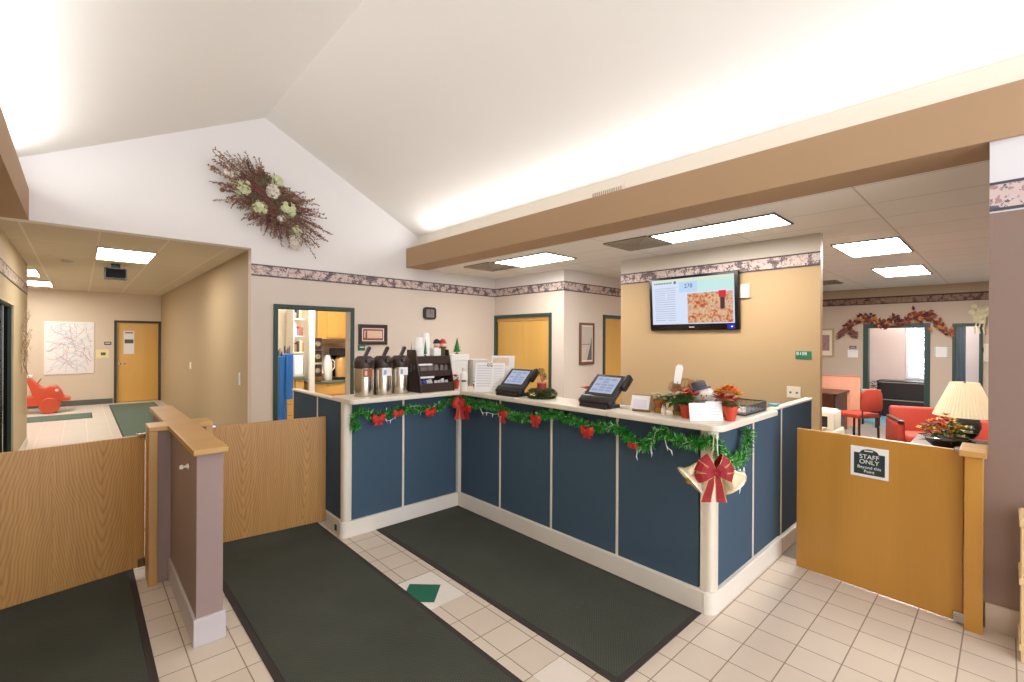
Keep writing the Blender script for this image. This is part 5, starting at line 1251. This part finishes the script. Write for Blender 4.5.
t = thing('rolling_cart', 'tall blue plastic cart just inside the kitchen doorway', 'cart', (2.66, 8.6, 0))
m_bl = mat('bright_blue_plastic', (36, 110, 188), 0.4, var=0.06)
b = B(); b.box(2.46, 2.56, 8.40, 8.80, 0.05, 1.36, 0.012); b.box(2.585, 2.70, 8.42, 8.80, 0.62, 1.40, 0.012); obj('body', b, m_bl, t)
b = B(); b.tube([(2.575, 8.39, 0.1), (2.575, 8.39, 1.38)], 0.016, 8); obj('pole', b, m_bl, t, True)
for x, y in ((2.48, 8.44), (2.54, 8.76)):
    b = B(); b.lathe((0, 0, 0), [(0, -0.012), (0.025, -0.012), (0.025, 0.012), (0, 0.012)], 14, Matrix.Translation((x, y, 0.025)) @ Matrix.Rotation(R(90), 4, 'X')); obj('wheel', b, m_black, t, True)
for i in range(9):
    x = 2.47 + i * 0.026
    b = B(); b.lathe((x, 8.56, 1.362 if x < 2.565 else 1.402), [(0, 0), (0.010, 0), (0.010, 0.05 + 0.03 * (i % 3)), (0.004, 0.08 + 0.03 * (i % 3)), (0, 0.09 + 0.03 * (i % 3))], 10)
    if 2.56 < x < 2.59: b.bm.free(); continue
    tag(obj('marker_pen', b, m_black if i % 2 else m_dgrey, None, True), '%s pen standing on top of the blue kitchen cart' % ('black' if i % 2 else 'grey'), 'pen', 'pens on the blue cart (%d)' % (i % 2))
for i, z in enumerate((1.57, 1.33, 1.06)):
    t = thing('cup_dispenser', '%s brown dispenser with a pale round face on the white kitchen wall end' % ('top', 'middle', 'bottom')[i], 'dispenser', (3.33, 9.3, z), 0, 'brown wall dispensers')
    b = B(); b.box(3.24, 3.40, 8.98, 9.10, z - 0.115, z + 0.115, 0.01); obj('body', b, m_dbrown, t)
    b = B(); b.lathe((0, 0, 0), [(0, 0.006), (0.03, 0.006), (0.05, 0.0), (0.05, -0.004)], 20, Matrix.Translation((3.32, 8.975, z)) @ Matrix.Rotation(R(90), 4, 'X')); obj('round_face', b, m_steel, t, True)
t = thing('white_jug', 'white plastic jug on the kitchen worktop', 'jug', (3.60, 9.22, 0.846))
b = B(); b.lathe((3.60, 9.22, 0.846), [(0, 0), (0.08, 0), (0.088, 0.02), (0.088, 0.34), (0.06, 0.44), (0.05, 0.46), (0.05, 0.5), (0, 0.5)], 20); obj('body', b, m_foam, t, True)
b = B(); b.tube([(3.66, 9.15, 1.26), (3.71, 9.15, 1.22), (3.71, 9.15, 1.10), (3.66, 9.15, 1.04)], 0.012, 8); obj('handle', b, m_foam, t, True)
t = thing('brown_bowl', 'wicker-brown bowl holding a crumpled white bag on the kitchen worktop', 'bowl', (3.36, 9.16, 0.846))
b = B(); b.lathe((3.36, 9.16, 0.846), [(0, 0), (0.07, 0), (0.13, 0.09), (0.145, 0.15), (0.135, 0.15), (0.06, 0.02), (0, 0.015)], 22); obj('basket', b, mat('wicker', (170, 126, 66), 0.7, var=0.3, scale=60, bump=0.4, bscale=120), t, True)
b = B(); b.ball((3.365, 9.15, 1.04), 0.098, 2, Matrix.Rotation(R(25), 4, 'Y'), (1.35, 0.8, 0.95))
for v in b.bm.verts: v.co += Vector((rnd.uniform(-.014, .014), rnd.uniform(-.014, .014), rnd.uniform(-.014, .014)))
tag(obj('white_bag', b, m_paper), 'crumpled white paper bag lying in the brown kitchen bowl', 'bag')
t = thing('coffee_brewer', 'tan and black coffee brewer at the right edge of the kitchen doorway', 'coffee maker', (3.88, 9.3, 0.846))
b = B(); b.box(3.74, 4.02, 9.15, 9.5, 0.846, 0.90, 0.008); b.box(3.74, 4.02, 9.38, 9.5, 0.90, 1.4, 0.008); b.box(3.74, 4.02, 9.15, 9.5, 1.33, 1.48, 0.01); obj('housing', b, m_black, t)
b = B(); b.lathe((3.88, 9.26, 0.902), [(0, 0), (0.10, 0), (0.10, 0.36), (0.06, 0.41), (0, 0.41)], 20); obj('urn', b, mat('tan_urn', (206, 160, 96), 0.4), t, True)
t = thing('utensil_rail', 'wooden rail with small hanging things under the oak wall cabinet', 'rail', (3.75, 9.6, 1.52))
b = B(); b.box(3.45, 4.3, 9.58, 9.695, 1.49, 1.57, 0.004); obj('rail', b, mat('beige_rail', (196, 162, 128), 0.5), t)
for x in (3.95, 4.02, 4.1):
    b = B(); b.lathe((x, 9.56, 1.36), [(0, 0), (0.028, 0), (0.03, 0.08), (0, 0.08)], 12); b.tube([(x, 9.56, 1.44), (x, 9.575, 1.50)], 0.004, 6); obj('hanging_cup', b, m_dbrown, t, True)

# ================================================================== NOTICE ON THE RIGHT GATE
t = thing('staff_notice', 'white and dark green staff-only notice fixed on the golden gate', 'notice', (3.82, 0.62, 0.86))
gp0, gp1 = Vector((3.795, 0.172, 0)), Vector((3.86, 1.05, 0)); gd = (gp1 - gp0).normalized()
gang = math.atan2(gd.y, gd.x)
gn = Vector((-gd.y, gd.x, 0))                     # pointing to the camera's side
gc = gp0 + gd * (0.62 - 0.172) + gn * 0.0175
GM = Matrix((( -gd.x, 0, gn.x, gc.x), (-gd.y, 0, gn.y, gc.y), (0, 1, 0, 0.858), (0, 0, 0, 1)))     # x to the right seen from the front, y up, z out
b = B(); b.box(-0.102, 0.102, -0.10, 0.10, 0, 0.002, M=GM); obj('backing_card', b, m_paper, t)
sg = [(-0.083, -0.082), (0.083, -0.082), (0.083, 0.058), (0.050, 0.058)] + [(0.050 * math.cos(R(a)), 0.058 + 0.028 * math.sin(R(a))) for a in range(15, 180, 15)] + [(-0.050, 0.058), (-0.083, 0.058)]
b = B(); b.prism(sg, 'z', 0.002, 0.0035, M=GM); obj('green_emblem', b, mat('notice_green', (32, 56, 54), 0.4), t)
for s_, y, sz in (('STAFF', 0.034, 0.040), ('ONLY', 0.0, 0.040), ('Beyond this', -0.035, 0.027), ('Point', -0.062, 0.027)):
    text('lettering', s_, sz, GM @ Matrix.Translation((0, y, 0.0042)), m_paper, t)
b = B(); b.box(-0.026, 0.02, 0.070, 0.077, 0.0035, 0.0045, M=GM); obj('white_mark', b, m_paper, t)

# ================================================================== OFFICE AT THE RIGHT
m_redup = mat('red_upholstery', (178, 62, 42), 0.7, var=0.08, scale=25); m_dwood = wood('dark_walnut', (86, 52, 40), (56, 34, 28), 0.35)
def armchair(label, x, y, rz):
    t = thing('armchair', label, 'armchair', (x, y, 0), rz, 'red armchairs by the lamp'); M = ROOT[t.name]
    b = B(); b.box(-0.30, 0.30, -0.30, 0.24, 0.26, 0.44, 0.05, 3, M=M); obj('seat', b, m_redup, t, True)
    b = B(); b.prism([(0.20, 0.28), (0.32, 0.28), (0.42, 0.72), (0.38, 0.76), (0.30, 0.75)], 'x', -0.33, 0.33, 0.03, M=M); obj('backrest', b, m_redup, t, True)
    for sx_ in (-1, 1):
        b = B(); b.box(min(sx_ * 0.30, sx_ * 0.39), max(sx_ * 0.30, sx_ * 0.39), -0.30, 0.30, 0.24, 0.60, 0.035, 3, M=M); obj('arm', b, m_redup, t, True)
        b = B(); b.box(min(sx_ * 0.31, sx_ * 0.38), max(sx_ * 0.31, sx_ * 0.38), -0.31, 0.30, 0.601, 0.63, 0.008, M=M); obj('arm_cap', b, m_dwood, t)
        for sy_ in (-0.25, 0.25):
            b = B(); b.box(sx_ * 0.31 - 0.02, sx_ * 0.31 + 0.02, sy_ - 0.02, sy_ + 0.02, 0, 0.24, 0.004, M=M); obj('leg', b, m_dwood, t)
armchair('red armchair left of the lamp, partly behind the flowers', 8.25, 0.72, R(-70))
armchair('red armchair at the far right, cut off by the mauve wall', 7.35, 0.12, R(-120))
t = thing('side_table', 'dark wooden side table under the lamp and flowers', 'table', (6.15, 0.40, 0))
b = B(); b.box(5.72, 6.75, 0.06, 0.66, 0.62, 0.66, 0.006); obj('tabletop', b, m_dwood, t)
for x, y in ((5.78, 0.12), (6.69, 0.12), (5.78, 0.60), (6.69, 0.60)):
    b = B(); b.box(x - 0.025, x + 0.025, y - 0.025, y + 0.025, 0, 0.62, 0.004); obj('leg', b, m_dwood, t)
t = thing('table_lamp', 'table lamp with a wide pleated cream shade beside the red armchairs', 'lamp', (6.43, 0.29, 0.66))
m_shade = mat('pleated_shade', (240, 228, 206), 0.8, var=0.04, emit=(255, 236, 206), es=0.3)  # weak emission added to make the shade look whiter
b = B(); prof_n = 96; tb = bmesh.new(); top, bot = [], []
for i in range(prof_n):
    a = 2 * math.pi * i / prof_n; j = 1.0 + (0.018 if i % 2 else -0.018)
    top.append(tb.verts.new((0.105 * j * math.cos(a), 0.105 * j * math.sin(a), 0.60))); bot.append(tb.verts.new((0.235 * j * math.cos(a), 0.235 * j * math.sin(a), 0.265)))
for i in range(prof_n): tb.faces.new([top[i], top[(i + 1) % prof_n], bot[(i + 1) % prof_n], bot[i]])
bmesh.ops.solidify(tb, geom=tb.faces[:], thickness=0.004)
b.add(tb, Matrix.Translation((6.43, 0.29, 0.66))); obj('lamp_shade', b, m_shade, t)
b = B(); b.lathe((6.43, 0.29, 0.66), [(0, 0), (0.08, 0), (0.085, 0.015), (0.05, 0.03), (0.10, 0.09), (0.125, 0.16), (0.11, 0.24), (0.05, 0.30), (0.02, 0.32), (0.012, 0.34), (0.012, 0.60), (0, 0.61)], 28); obj('base', b, mat('dark_ceramic', (52, 52, 56), 0.25), t, True)
t = thing('flower_arrangement', 'basket of yellow, orange and red silk flowers in front of the lamp', 'flowers', (6.02, 0.40, 0.66))
b = B(); b.lathe((6.02, 0.40, 0.66), [(0, 0), (0.09, 0), (0.14, 0.05), (0.15, 0.08), (0.13, 0.08), (0, 0.05)], 22); obj('basket', b, m_dbrown, t, True)
b = B(); b.tube([(6.02 + 0.19 * math.cos(a), 0.40 + 0.17 * math.sin(a), 0.76) for a in [i * 0.2618 for i in range(25)]], 0.006, 6); obj('wire_rim', b, m_chrome, t, True)
b = B()
for i in range(170):
    a = rnd.uniform(0, 6.283); q = rnd.random() ** 0.6 * 0.19
    b.leaf((6.02 + q * 0.8 * math.cos(a), 0.40 + q * 0.8 * math.sin(a), 0.72 + 0.15 * rnd.random()), (math.cos(a), math.sin(a), rnd.uniform(-0.2, 0.8)), (0, 0, 1), rnd.uniform(0.04, 0.09), 0.028)
obj('leaves', b, m_leafg, t)
for i in range(34):
    a = i * 2.4; q = math.sqrt(i / 34) * 0.19; c = Vector((6.02 + q * math.cos(a), 0.40 + q * math.sin(a), 0.945 - q * 0.75 + rnd.uniform(-.02, .02)))
    b = B()
    for k in range(10): aa = k * 0.628; b.leaf(c, (math.cos(aa), math.sin(aa), 0.3 + 0.5 * (k % 2)), (0, 0, 1), 0.05, 0.03)
    obj('blossom', b, (m_yfl, m_ofl, m_yfl, m_cfl, m_rfl)[i % 5], t)
b = B(); b.box(5.79, 5.99, 0.545, 0.655, 0.661, 0.664, M=None); tag(obj('paper_sheet', b, m_paper), 'white sheet lying at the left end of the dark side table', 'paper')
# red side chair, desk, printer
t = thing('side_chair', 'red upholstered side chair in front of the office desk', 'chair', (9.62, 1.74, 0), R(62)); M = ROOT[t.name]
b = B(); b.box(-0.24, 0.24, -0.24, 0.24, 0.40, 0.47, 0.03, 3, M=M); obj('seat', b, m_redup, t, True)
b = B(); b.prism(rrect(-0.22, 0.22, 0.52, 0.88, {0: 0.06, 1: 0.06, 2: 0.12, 3: 0.12}), 'y', 0.22, 0.27, 0.012, M=M @ Matrix.Rotation(R(90), 4, 'Z') @ Matrix.Translation((0, 0, 0)))
obj('backrest', b, m_redup, t, True)
for sx_ in (-0.2, 0.2):
    for sy_ in (-0.2, 0.2):
        b = B(); b.tube([M @ Vector((sx_ * 1.05, sy_ * 1.05, 0)), M @ Vector((sx_, sy_, 0.42))], 0.018, 8); obj('leg', b, m_dwood, t, True)
for sx_ in (-1, 1):
    b = B(); b.tube([M @ Vector((-0.245, sx_ * 0.19, 0.42)), M @ Vector((-0.245, sx_ * 0.19, 0.6))], 0.012, 8); obj('back_support', b, m_dwood, t, True)
t = thing('office_desk', 'dark desk with an orange wood panel behind it at the left of the office', 'desk', (10.2, 2.3, 0))
b = B(); b.box(9.75, 10.75, 2.05, 3.3, 0.70, 0.74, 0.005); obj('desktop', b, m_dwood, t)
b = B(); b.box(10.70, 10.74, 2.05, 3.3, 0.02, 0.70, 0.003); obj('modesty_panel', b, mat('peach_panel', (222, 150, 118), 0.5), t)
for y in (2.08, 3.25):
    b = B(); b.box(9.8, 10.69, y, y + 0.03, 0, 0.70, 0.003); obj('side_panel', b, m_dwood, t)
t = thing('divider_panel', 'peach coloured low divider behind the office desk', 'divider', (11.1, 2.4, 0))
b = B(); b.box(11.05, 11.1, 1.95, 3.4, 0.0, 0.97, 0.006); obj('panel', b, mat('peach_fabric', (226, 164, 138), 0.8), t)
b = B(); b.box(11.045, 11.105, 1.95, 3.4, 0.97, 0.99, 0.003); obj('top_rail', b, mat('coral_rail', (214, 120, 92), 0.5), t)
t = thing('glass_side_stand', 'small teal topped stand beside the red side chair', 'stand', (11.4, 1.8, 0))
b = B(); b.box(11.25, 11.6, 1.70, 2.02, 0.70, 0.72, 0.003); obj('top', b, mat('teal_glass', (110, 190, 180), 0.2), t)
for x, y in ((11.28, 1.73), (11.57, 1.73), (11.28, 1.99), (11.57, 1.99)):
    b = B(); b.box(x - 0.015, x + 0.015, y - 0.015, y + 0.015, 0, 0.70); obj('leg', b, m_black, t)
t = thing('printer_stand', 'low cream cabinet under the printer at the screen wall', 'cabinet', (8.9, 2.0, 0))
b = B(); b.box(8.65, 9.25, 1.84, 2.5, 0.0, 0.25, 0.004); obj('carcass', b, m_cream, t)
b = B(); b.box(8.67, 9.23, 1.832, 1.84, 0.02, 0.23, 0.002); obj('door', b, m_cream, t)
t = thing('office_printer', 'cream office printer just right of the screen wall', 'printer', (8.9, 2.05, 0.25))
b = B(); b.box(8.70, 9.15, 1.86, 2.36, 0.251, 0.54, 0.02, 3); obj('casing', b, m_cream, t, True)
b = B(); b.box(8.692, 8.70, 1.95, 2.27, 0.30, 0.47, 0.003); obj('paper_slot', b, m_black, t)
b = B(); b.box(8.72, 9.12, 1.90, 2.32, 0.541, 0.56, 0.006); obj('scan_lid', b, m_foam, t)
b = B(); b.box(8.45, 8.695, 1.97, 2.25, 0.285, 0.30, 0.003, M=None); obj('output_tray', b, m_cream, t)
# wall things in the office
t = thing('framed_picture', 'pale framed print on the office wall beside the screen wall edge', 'picture', (12.5, 2.8, 1.64))
b = B()
for q in ((2.68, 3.0, 1.925, 1.965), (2.68, 3.0, 1.315, 1.355), (2.68, 2.72, 1.355, 1.925), (2.96, 3.0, 1.355, 1.925)): b.box(12.47, 12.5, *q, 0.004)
obj('frame', b, mat('gilt_frame', (186, 158, 122), 0.4), t)
b = B(); b.box(12.485, 12.498, 2.72, 2.96, 1.355, 1.925); obj('mount', b, m_cream, t)
b = B(); b.box(12.482, 12.485, 2.77, 2.91, 1.46, 1.82); obj('print', b, mat('mauve_print', (158, 120, 124), 0.6, var=0.35, scale=20), t)
t = thing('feather_decoration', 'brown wing-shaped wall decoration left of the garlanded office door', 'decoration', (12.5, 2.43, 1.85))
b = B()
for i in range(90):
    f = rnd.random(); a = R(rnd.uniform(-50, 60))
    c = (12.47 - 0.03 * rnd.random(), 2.56 - 0.26 * f, 1.80 + 0.10 * math.sin(f * 3.1) + 0.03 * rnd.gauss(0, 1)); b.leaf(c, (-0.2, math.cos(a) * (-1 if f > 0.5 else 1), math.sin(a)), (-1, 0, 0), 0.09, 0.03)
b.tube([(12.465, 2.56, 1.80), (12.455, 2.45, 1.90), (12.465, 2.30, 1.82)], 0.012, 6); o = obj('feathers', b, m_twig, t); o['kind'] = 'stuff'
t = plate('room_sign', 'small dark sign left of the garlanded office door', 'sign', '-x', 12.5, 2.335, 1.545, 0.13, 0.06, m_dgrey); b = B(); b.box(12.489, 12.492, 2.295, 2.375, 1.54, 1.55); obj('printed_line', b, m_paper, t)
t = plate('notice_sheet', 'plain white sheet under the dark sign on the office wall', 'notice', '-x', 12.5, 2.335, 1.40, 0.19, 0.16, m_paper, 0.003); b = B(); b.box(12.496, 12.4975, 2.27, 2.40, 1.44, 1.45); obj('printed_line', b, m_print, t)
t = plate('notice_sheet', 'square white notice with a dotted dark border right of the office door', 'notice', '-x', 12.5, 0.90, 1.47, 0.20, 0.24, m_paper, 0.003)
b = B()
for i in range(6):
    for y_, z_ in ((0.815 + i * 0.034, 1.36), (0.815 + i * 0.034, 1.58), (0.81, 1.37 + i * 0.042), (0.99, 1.37 + i * 0.042)): b.box(12.4955, 12.497, y_ - 0.008, y_ + 0.008, z_ - 0.008, z_ + 0.008)
obj('dotted_border', b, m_black, t)
t = plate('wall_phone', 'cream wall telephone at the right edge of the office wall', 'telephone', '-x', 12.5, 0.262, 1.47, 0.09, 0.34, m_cream, 0.05)
b = B(); b.box(12.425, 12.45, 0.235, 0.29, 1.34, 1.60, 0.01); obj('handset', b, m_cream, t)
t = plate('light_switch', 'dark switch plate between the interior window and the wall telephone', 'switch', '-x', 12.5, 0.315, 1.52, 0.03, 0.09, m_dgrey); b = B(); b.box(12.488, 12.492, 0.31, 0.32, 1.5, 1.54); obj('toggle', b, m_black, t)
# autumn garland over the office door
t = thing('autumn_garland', 'dark red autumn leaf garland draped over the office door frame', 'garland', (12.45, 1.6, 2.1))
m_l1 = mat('burgundy_leaf', (96, 40, 40), 0.7, var=0.3, scale=20); m_l2 = mat('rust_leaf', (150, 76, 52), 0.7, var=0.3, scale=20); m_l3 = mat('ochre_leaf', (190, 130, 70), 0.7, var=0.3, scale=20)
b = B(); gp = spline([(12.44, 2.36, 2.03), (12.44, 2.25, 2.10), (12.44, 2.06, 2.22), (12.44, 1.95, 2.12), (12.44, 1.80, 2.03), (12.44, 1.66, 2.13), (12.44, 1.50, 2.08), (12.44, 1.34, 2.14), (12.44, 1.18, 2.22), (12.44, 1.08, 2.20), (12.44, 1.0, 2.08), (12.44, 0.88, 1.95), (12.44, 0.80, 1.86)], 6)
b.tube(gp, 0.012, 6)
for i in range(430):
    u = rnd.random(); kk = int(u * (len(gp) - 1)); c = gp[kk] + Vector((rnd.uniform(-.05, .01), rnd.gauss(0, .045), rnd.gauss(0, .04)))
    dens = 0.55 + 0.45 * math.sin(kk * 0.62)
    if rnd.random() > dens: continue
    b.leaf(c, (-0.3 * rnd.random(), rnd.gauss(0, 1), rnd.gauss(0, 1)), (-1, 0, 0), rnd.uniform(0.06, 0.12), 0.06, rnd.choice((0, 0, 0, 1, 1, 2) if u < 0.85 else (0, 1, 2, 2)))
obj('leaves', b, [m_l1, m_l2, m_l3], t)
t = thing('white_wreath', 'cream flower bunch with trailing ribbons high at the mauve wall edge', 'wreath', (12.45, 0.36, 2.2))
for i in range(16):
    c = Vector((12.44, 0.36 + rnd.gauss(0, 0.055), 2.23 + rnd.gauss(0, 0.075))); b = B()
    for k in range(12): aa = k * 0.5236; b.leaf(c, (-0.5, math.cos(aa), math.sin(aa)), (-1, 0, 0), 0.06, 0.035)
    obj('blossom', b, m_cfl, t)
b = B()
for y_ in (0.30, 0.36, 0.41):
    b.ribbon([(12.44, y_, 2.18), (12.43, y_ - 0.01, 2.05), (12.44, y_ + 0.015, 1.93), (12.43, y_, 1.83)], Vector((0, 0.012, 0)))
obj('ribbons', b, m_cfl, t)
# dark cabinet in the side office
t = thing('filing_cabinet', 'dark two-drawer lateral cabinet seen through the garlanded office door', 'cabinet', (13.4, 1.6, 0))
m_dk = mat('dark_steel', (46, 40, 44), 0.4, var=0.1)
b = B(); b.box(13.22, 13.7, 1.18, 2.02, 0.0, 0.80, 0.006); obj('carcass', b, m_dk, t)
for z0, z1 in ((0.03, 0.39), (0.41, 0.78)):
    b = B(); b.box(13.205, 13.22, 1.20, 2.0, z0, z1, 0.004); d = obj('drawer', b, m_dk, t)
    b = B(); b.box(13.195, 13.205, 1.21, 1.99, z1 - 0.022, z1 - 0.008, 0.002); obj('pull', b, m_grille, d)
t = thing('dark_shrub', 'dark leafy potted plant left of the dark cabinet in the side office', 'plant', (13.2, 2.1, 0))
b = B(); b.lathe((13.05, 2.02, 0), [(0, 0), (0.09, 0), (0.12, 0.22), (0.10, 0.22), (0, 0.2)], 18); obj('pot', b, m_black, t, True)
b = B()
for i in range(150):
    a = rnd.uniform(0, 6.283); h = rnd.uniform(0.2, 0.8)
    b.leaf((13.05 + 0.03 * math.cos(a), 2.02 + 0.03 * math.sin(a), h), (math.cos(a), math.sin(a), 0.5), (0, 0, 1), rnd.uniform(0.06, 0.12), 0.035)
obj('leaves', b, mat('dusky_leaf', (50, 52, 46), 0.7, var=0.3, scale=20), t)

# pale wooden stand at the right edge of the entry
t = thing('wooden_stand', 'pale wooden stand at the right edge, mostly outside the picture', 'stand', (3.72, -0.35, 0))
m_pale = wood('pale_pine', (236, 206, 156), (218, 182, 128), 0.45, freq=7, contrast=0.5)
for x, y in ((3.58, -0.07), (3.80, -0.07), (3.58, -0.62), (3.80, -0.62)):
    b = B(); b.box(x - 0.018, x + 0.018, y - 0.018, y + 0.018, 0.0, 0.74, 0.003); obj('leg', b, m_pale, t)
for z in (0.06, 0.40, 0.70):
    b = B(); b.box(3.555, 3.825, -0.645, -0.045, z, z + 0.035, 0.004); obj('shelf', b, m_pale, t)

# snowy branches outside the side office window
t = thing('snowy_tree', 'snow covered branches seen through the side office window', 'tree', (18.6, 1.4, 0))
m_bark = mat('cold_grey_bark', (150, 152, 172), 0.8, var=0.2); m_snow = mat('snow', (236, 240, 250), 0.7)
b = B(); b.tube([(18.6, 1.5, -0.2), (18.6, 1.45, 1.2), (18.55, 1.5, 2.6)], 0.09, 10, 0.05); obj('trunk', b, m_bark, t, True)
b = B(); c2 = B()
for i in range(70):
    p = Vector((18.55 + rnd.gauss(0, 0.1), 1.47, rnd.uniform(0.3, 2.5))); a = rnd.choice((-1, 1)) * rnd.uniform(0.5, 1.5); pts = [p]
    d = Vector((rnd.gauss(0, 0.3), math.sin(a), math.cos(a) * 0.6)).normalized()
    for k in range(6):
        d = (d + Vector((rnd.gauss(0, .25), rnd.gauss(0, .25), rnd.gauss(0, .25)))).normalized(); pts.append(pts[-1] + d * 0.16)
    b.tube(pts, 0.02, 5, 0.006); c2.tube([q + Vector((0, 0, 0.018)) for q in pts], 0.016, 5, 0.006)
obj('branches', b, m_bark, t); obj('snow_cover', c2, m_snow, t)
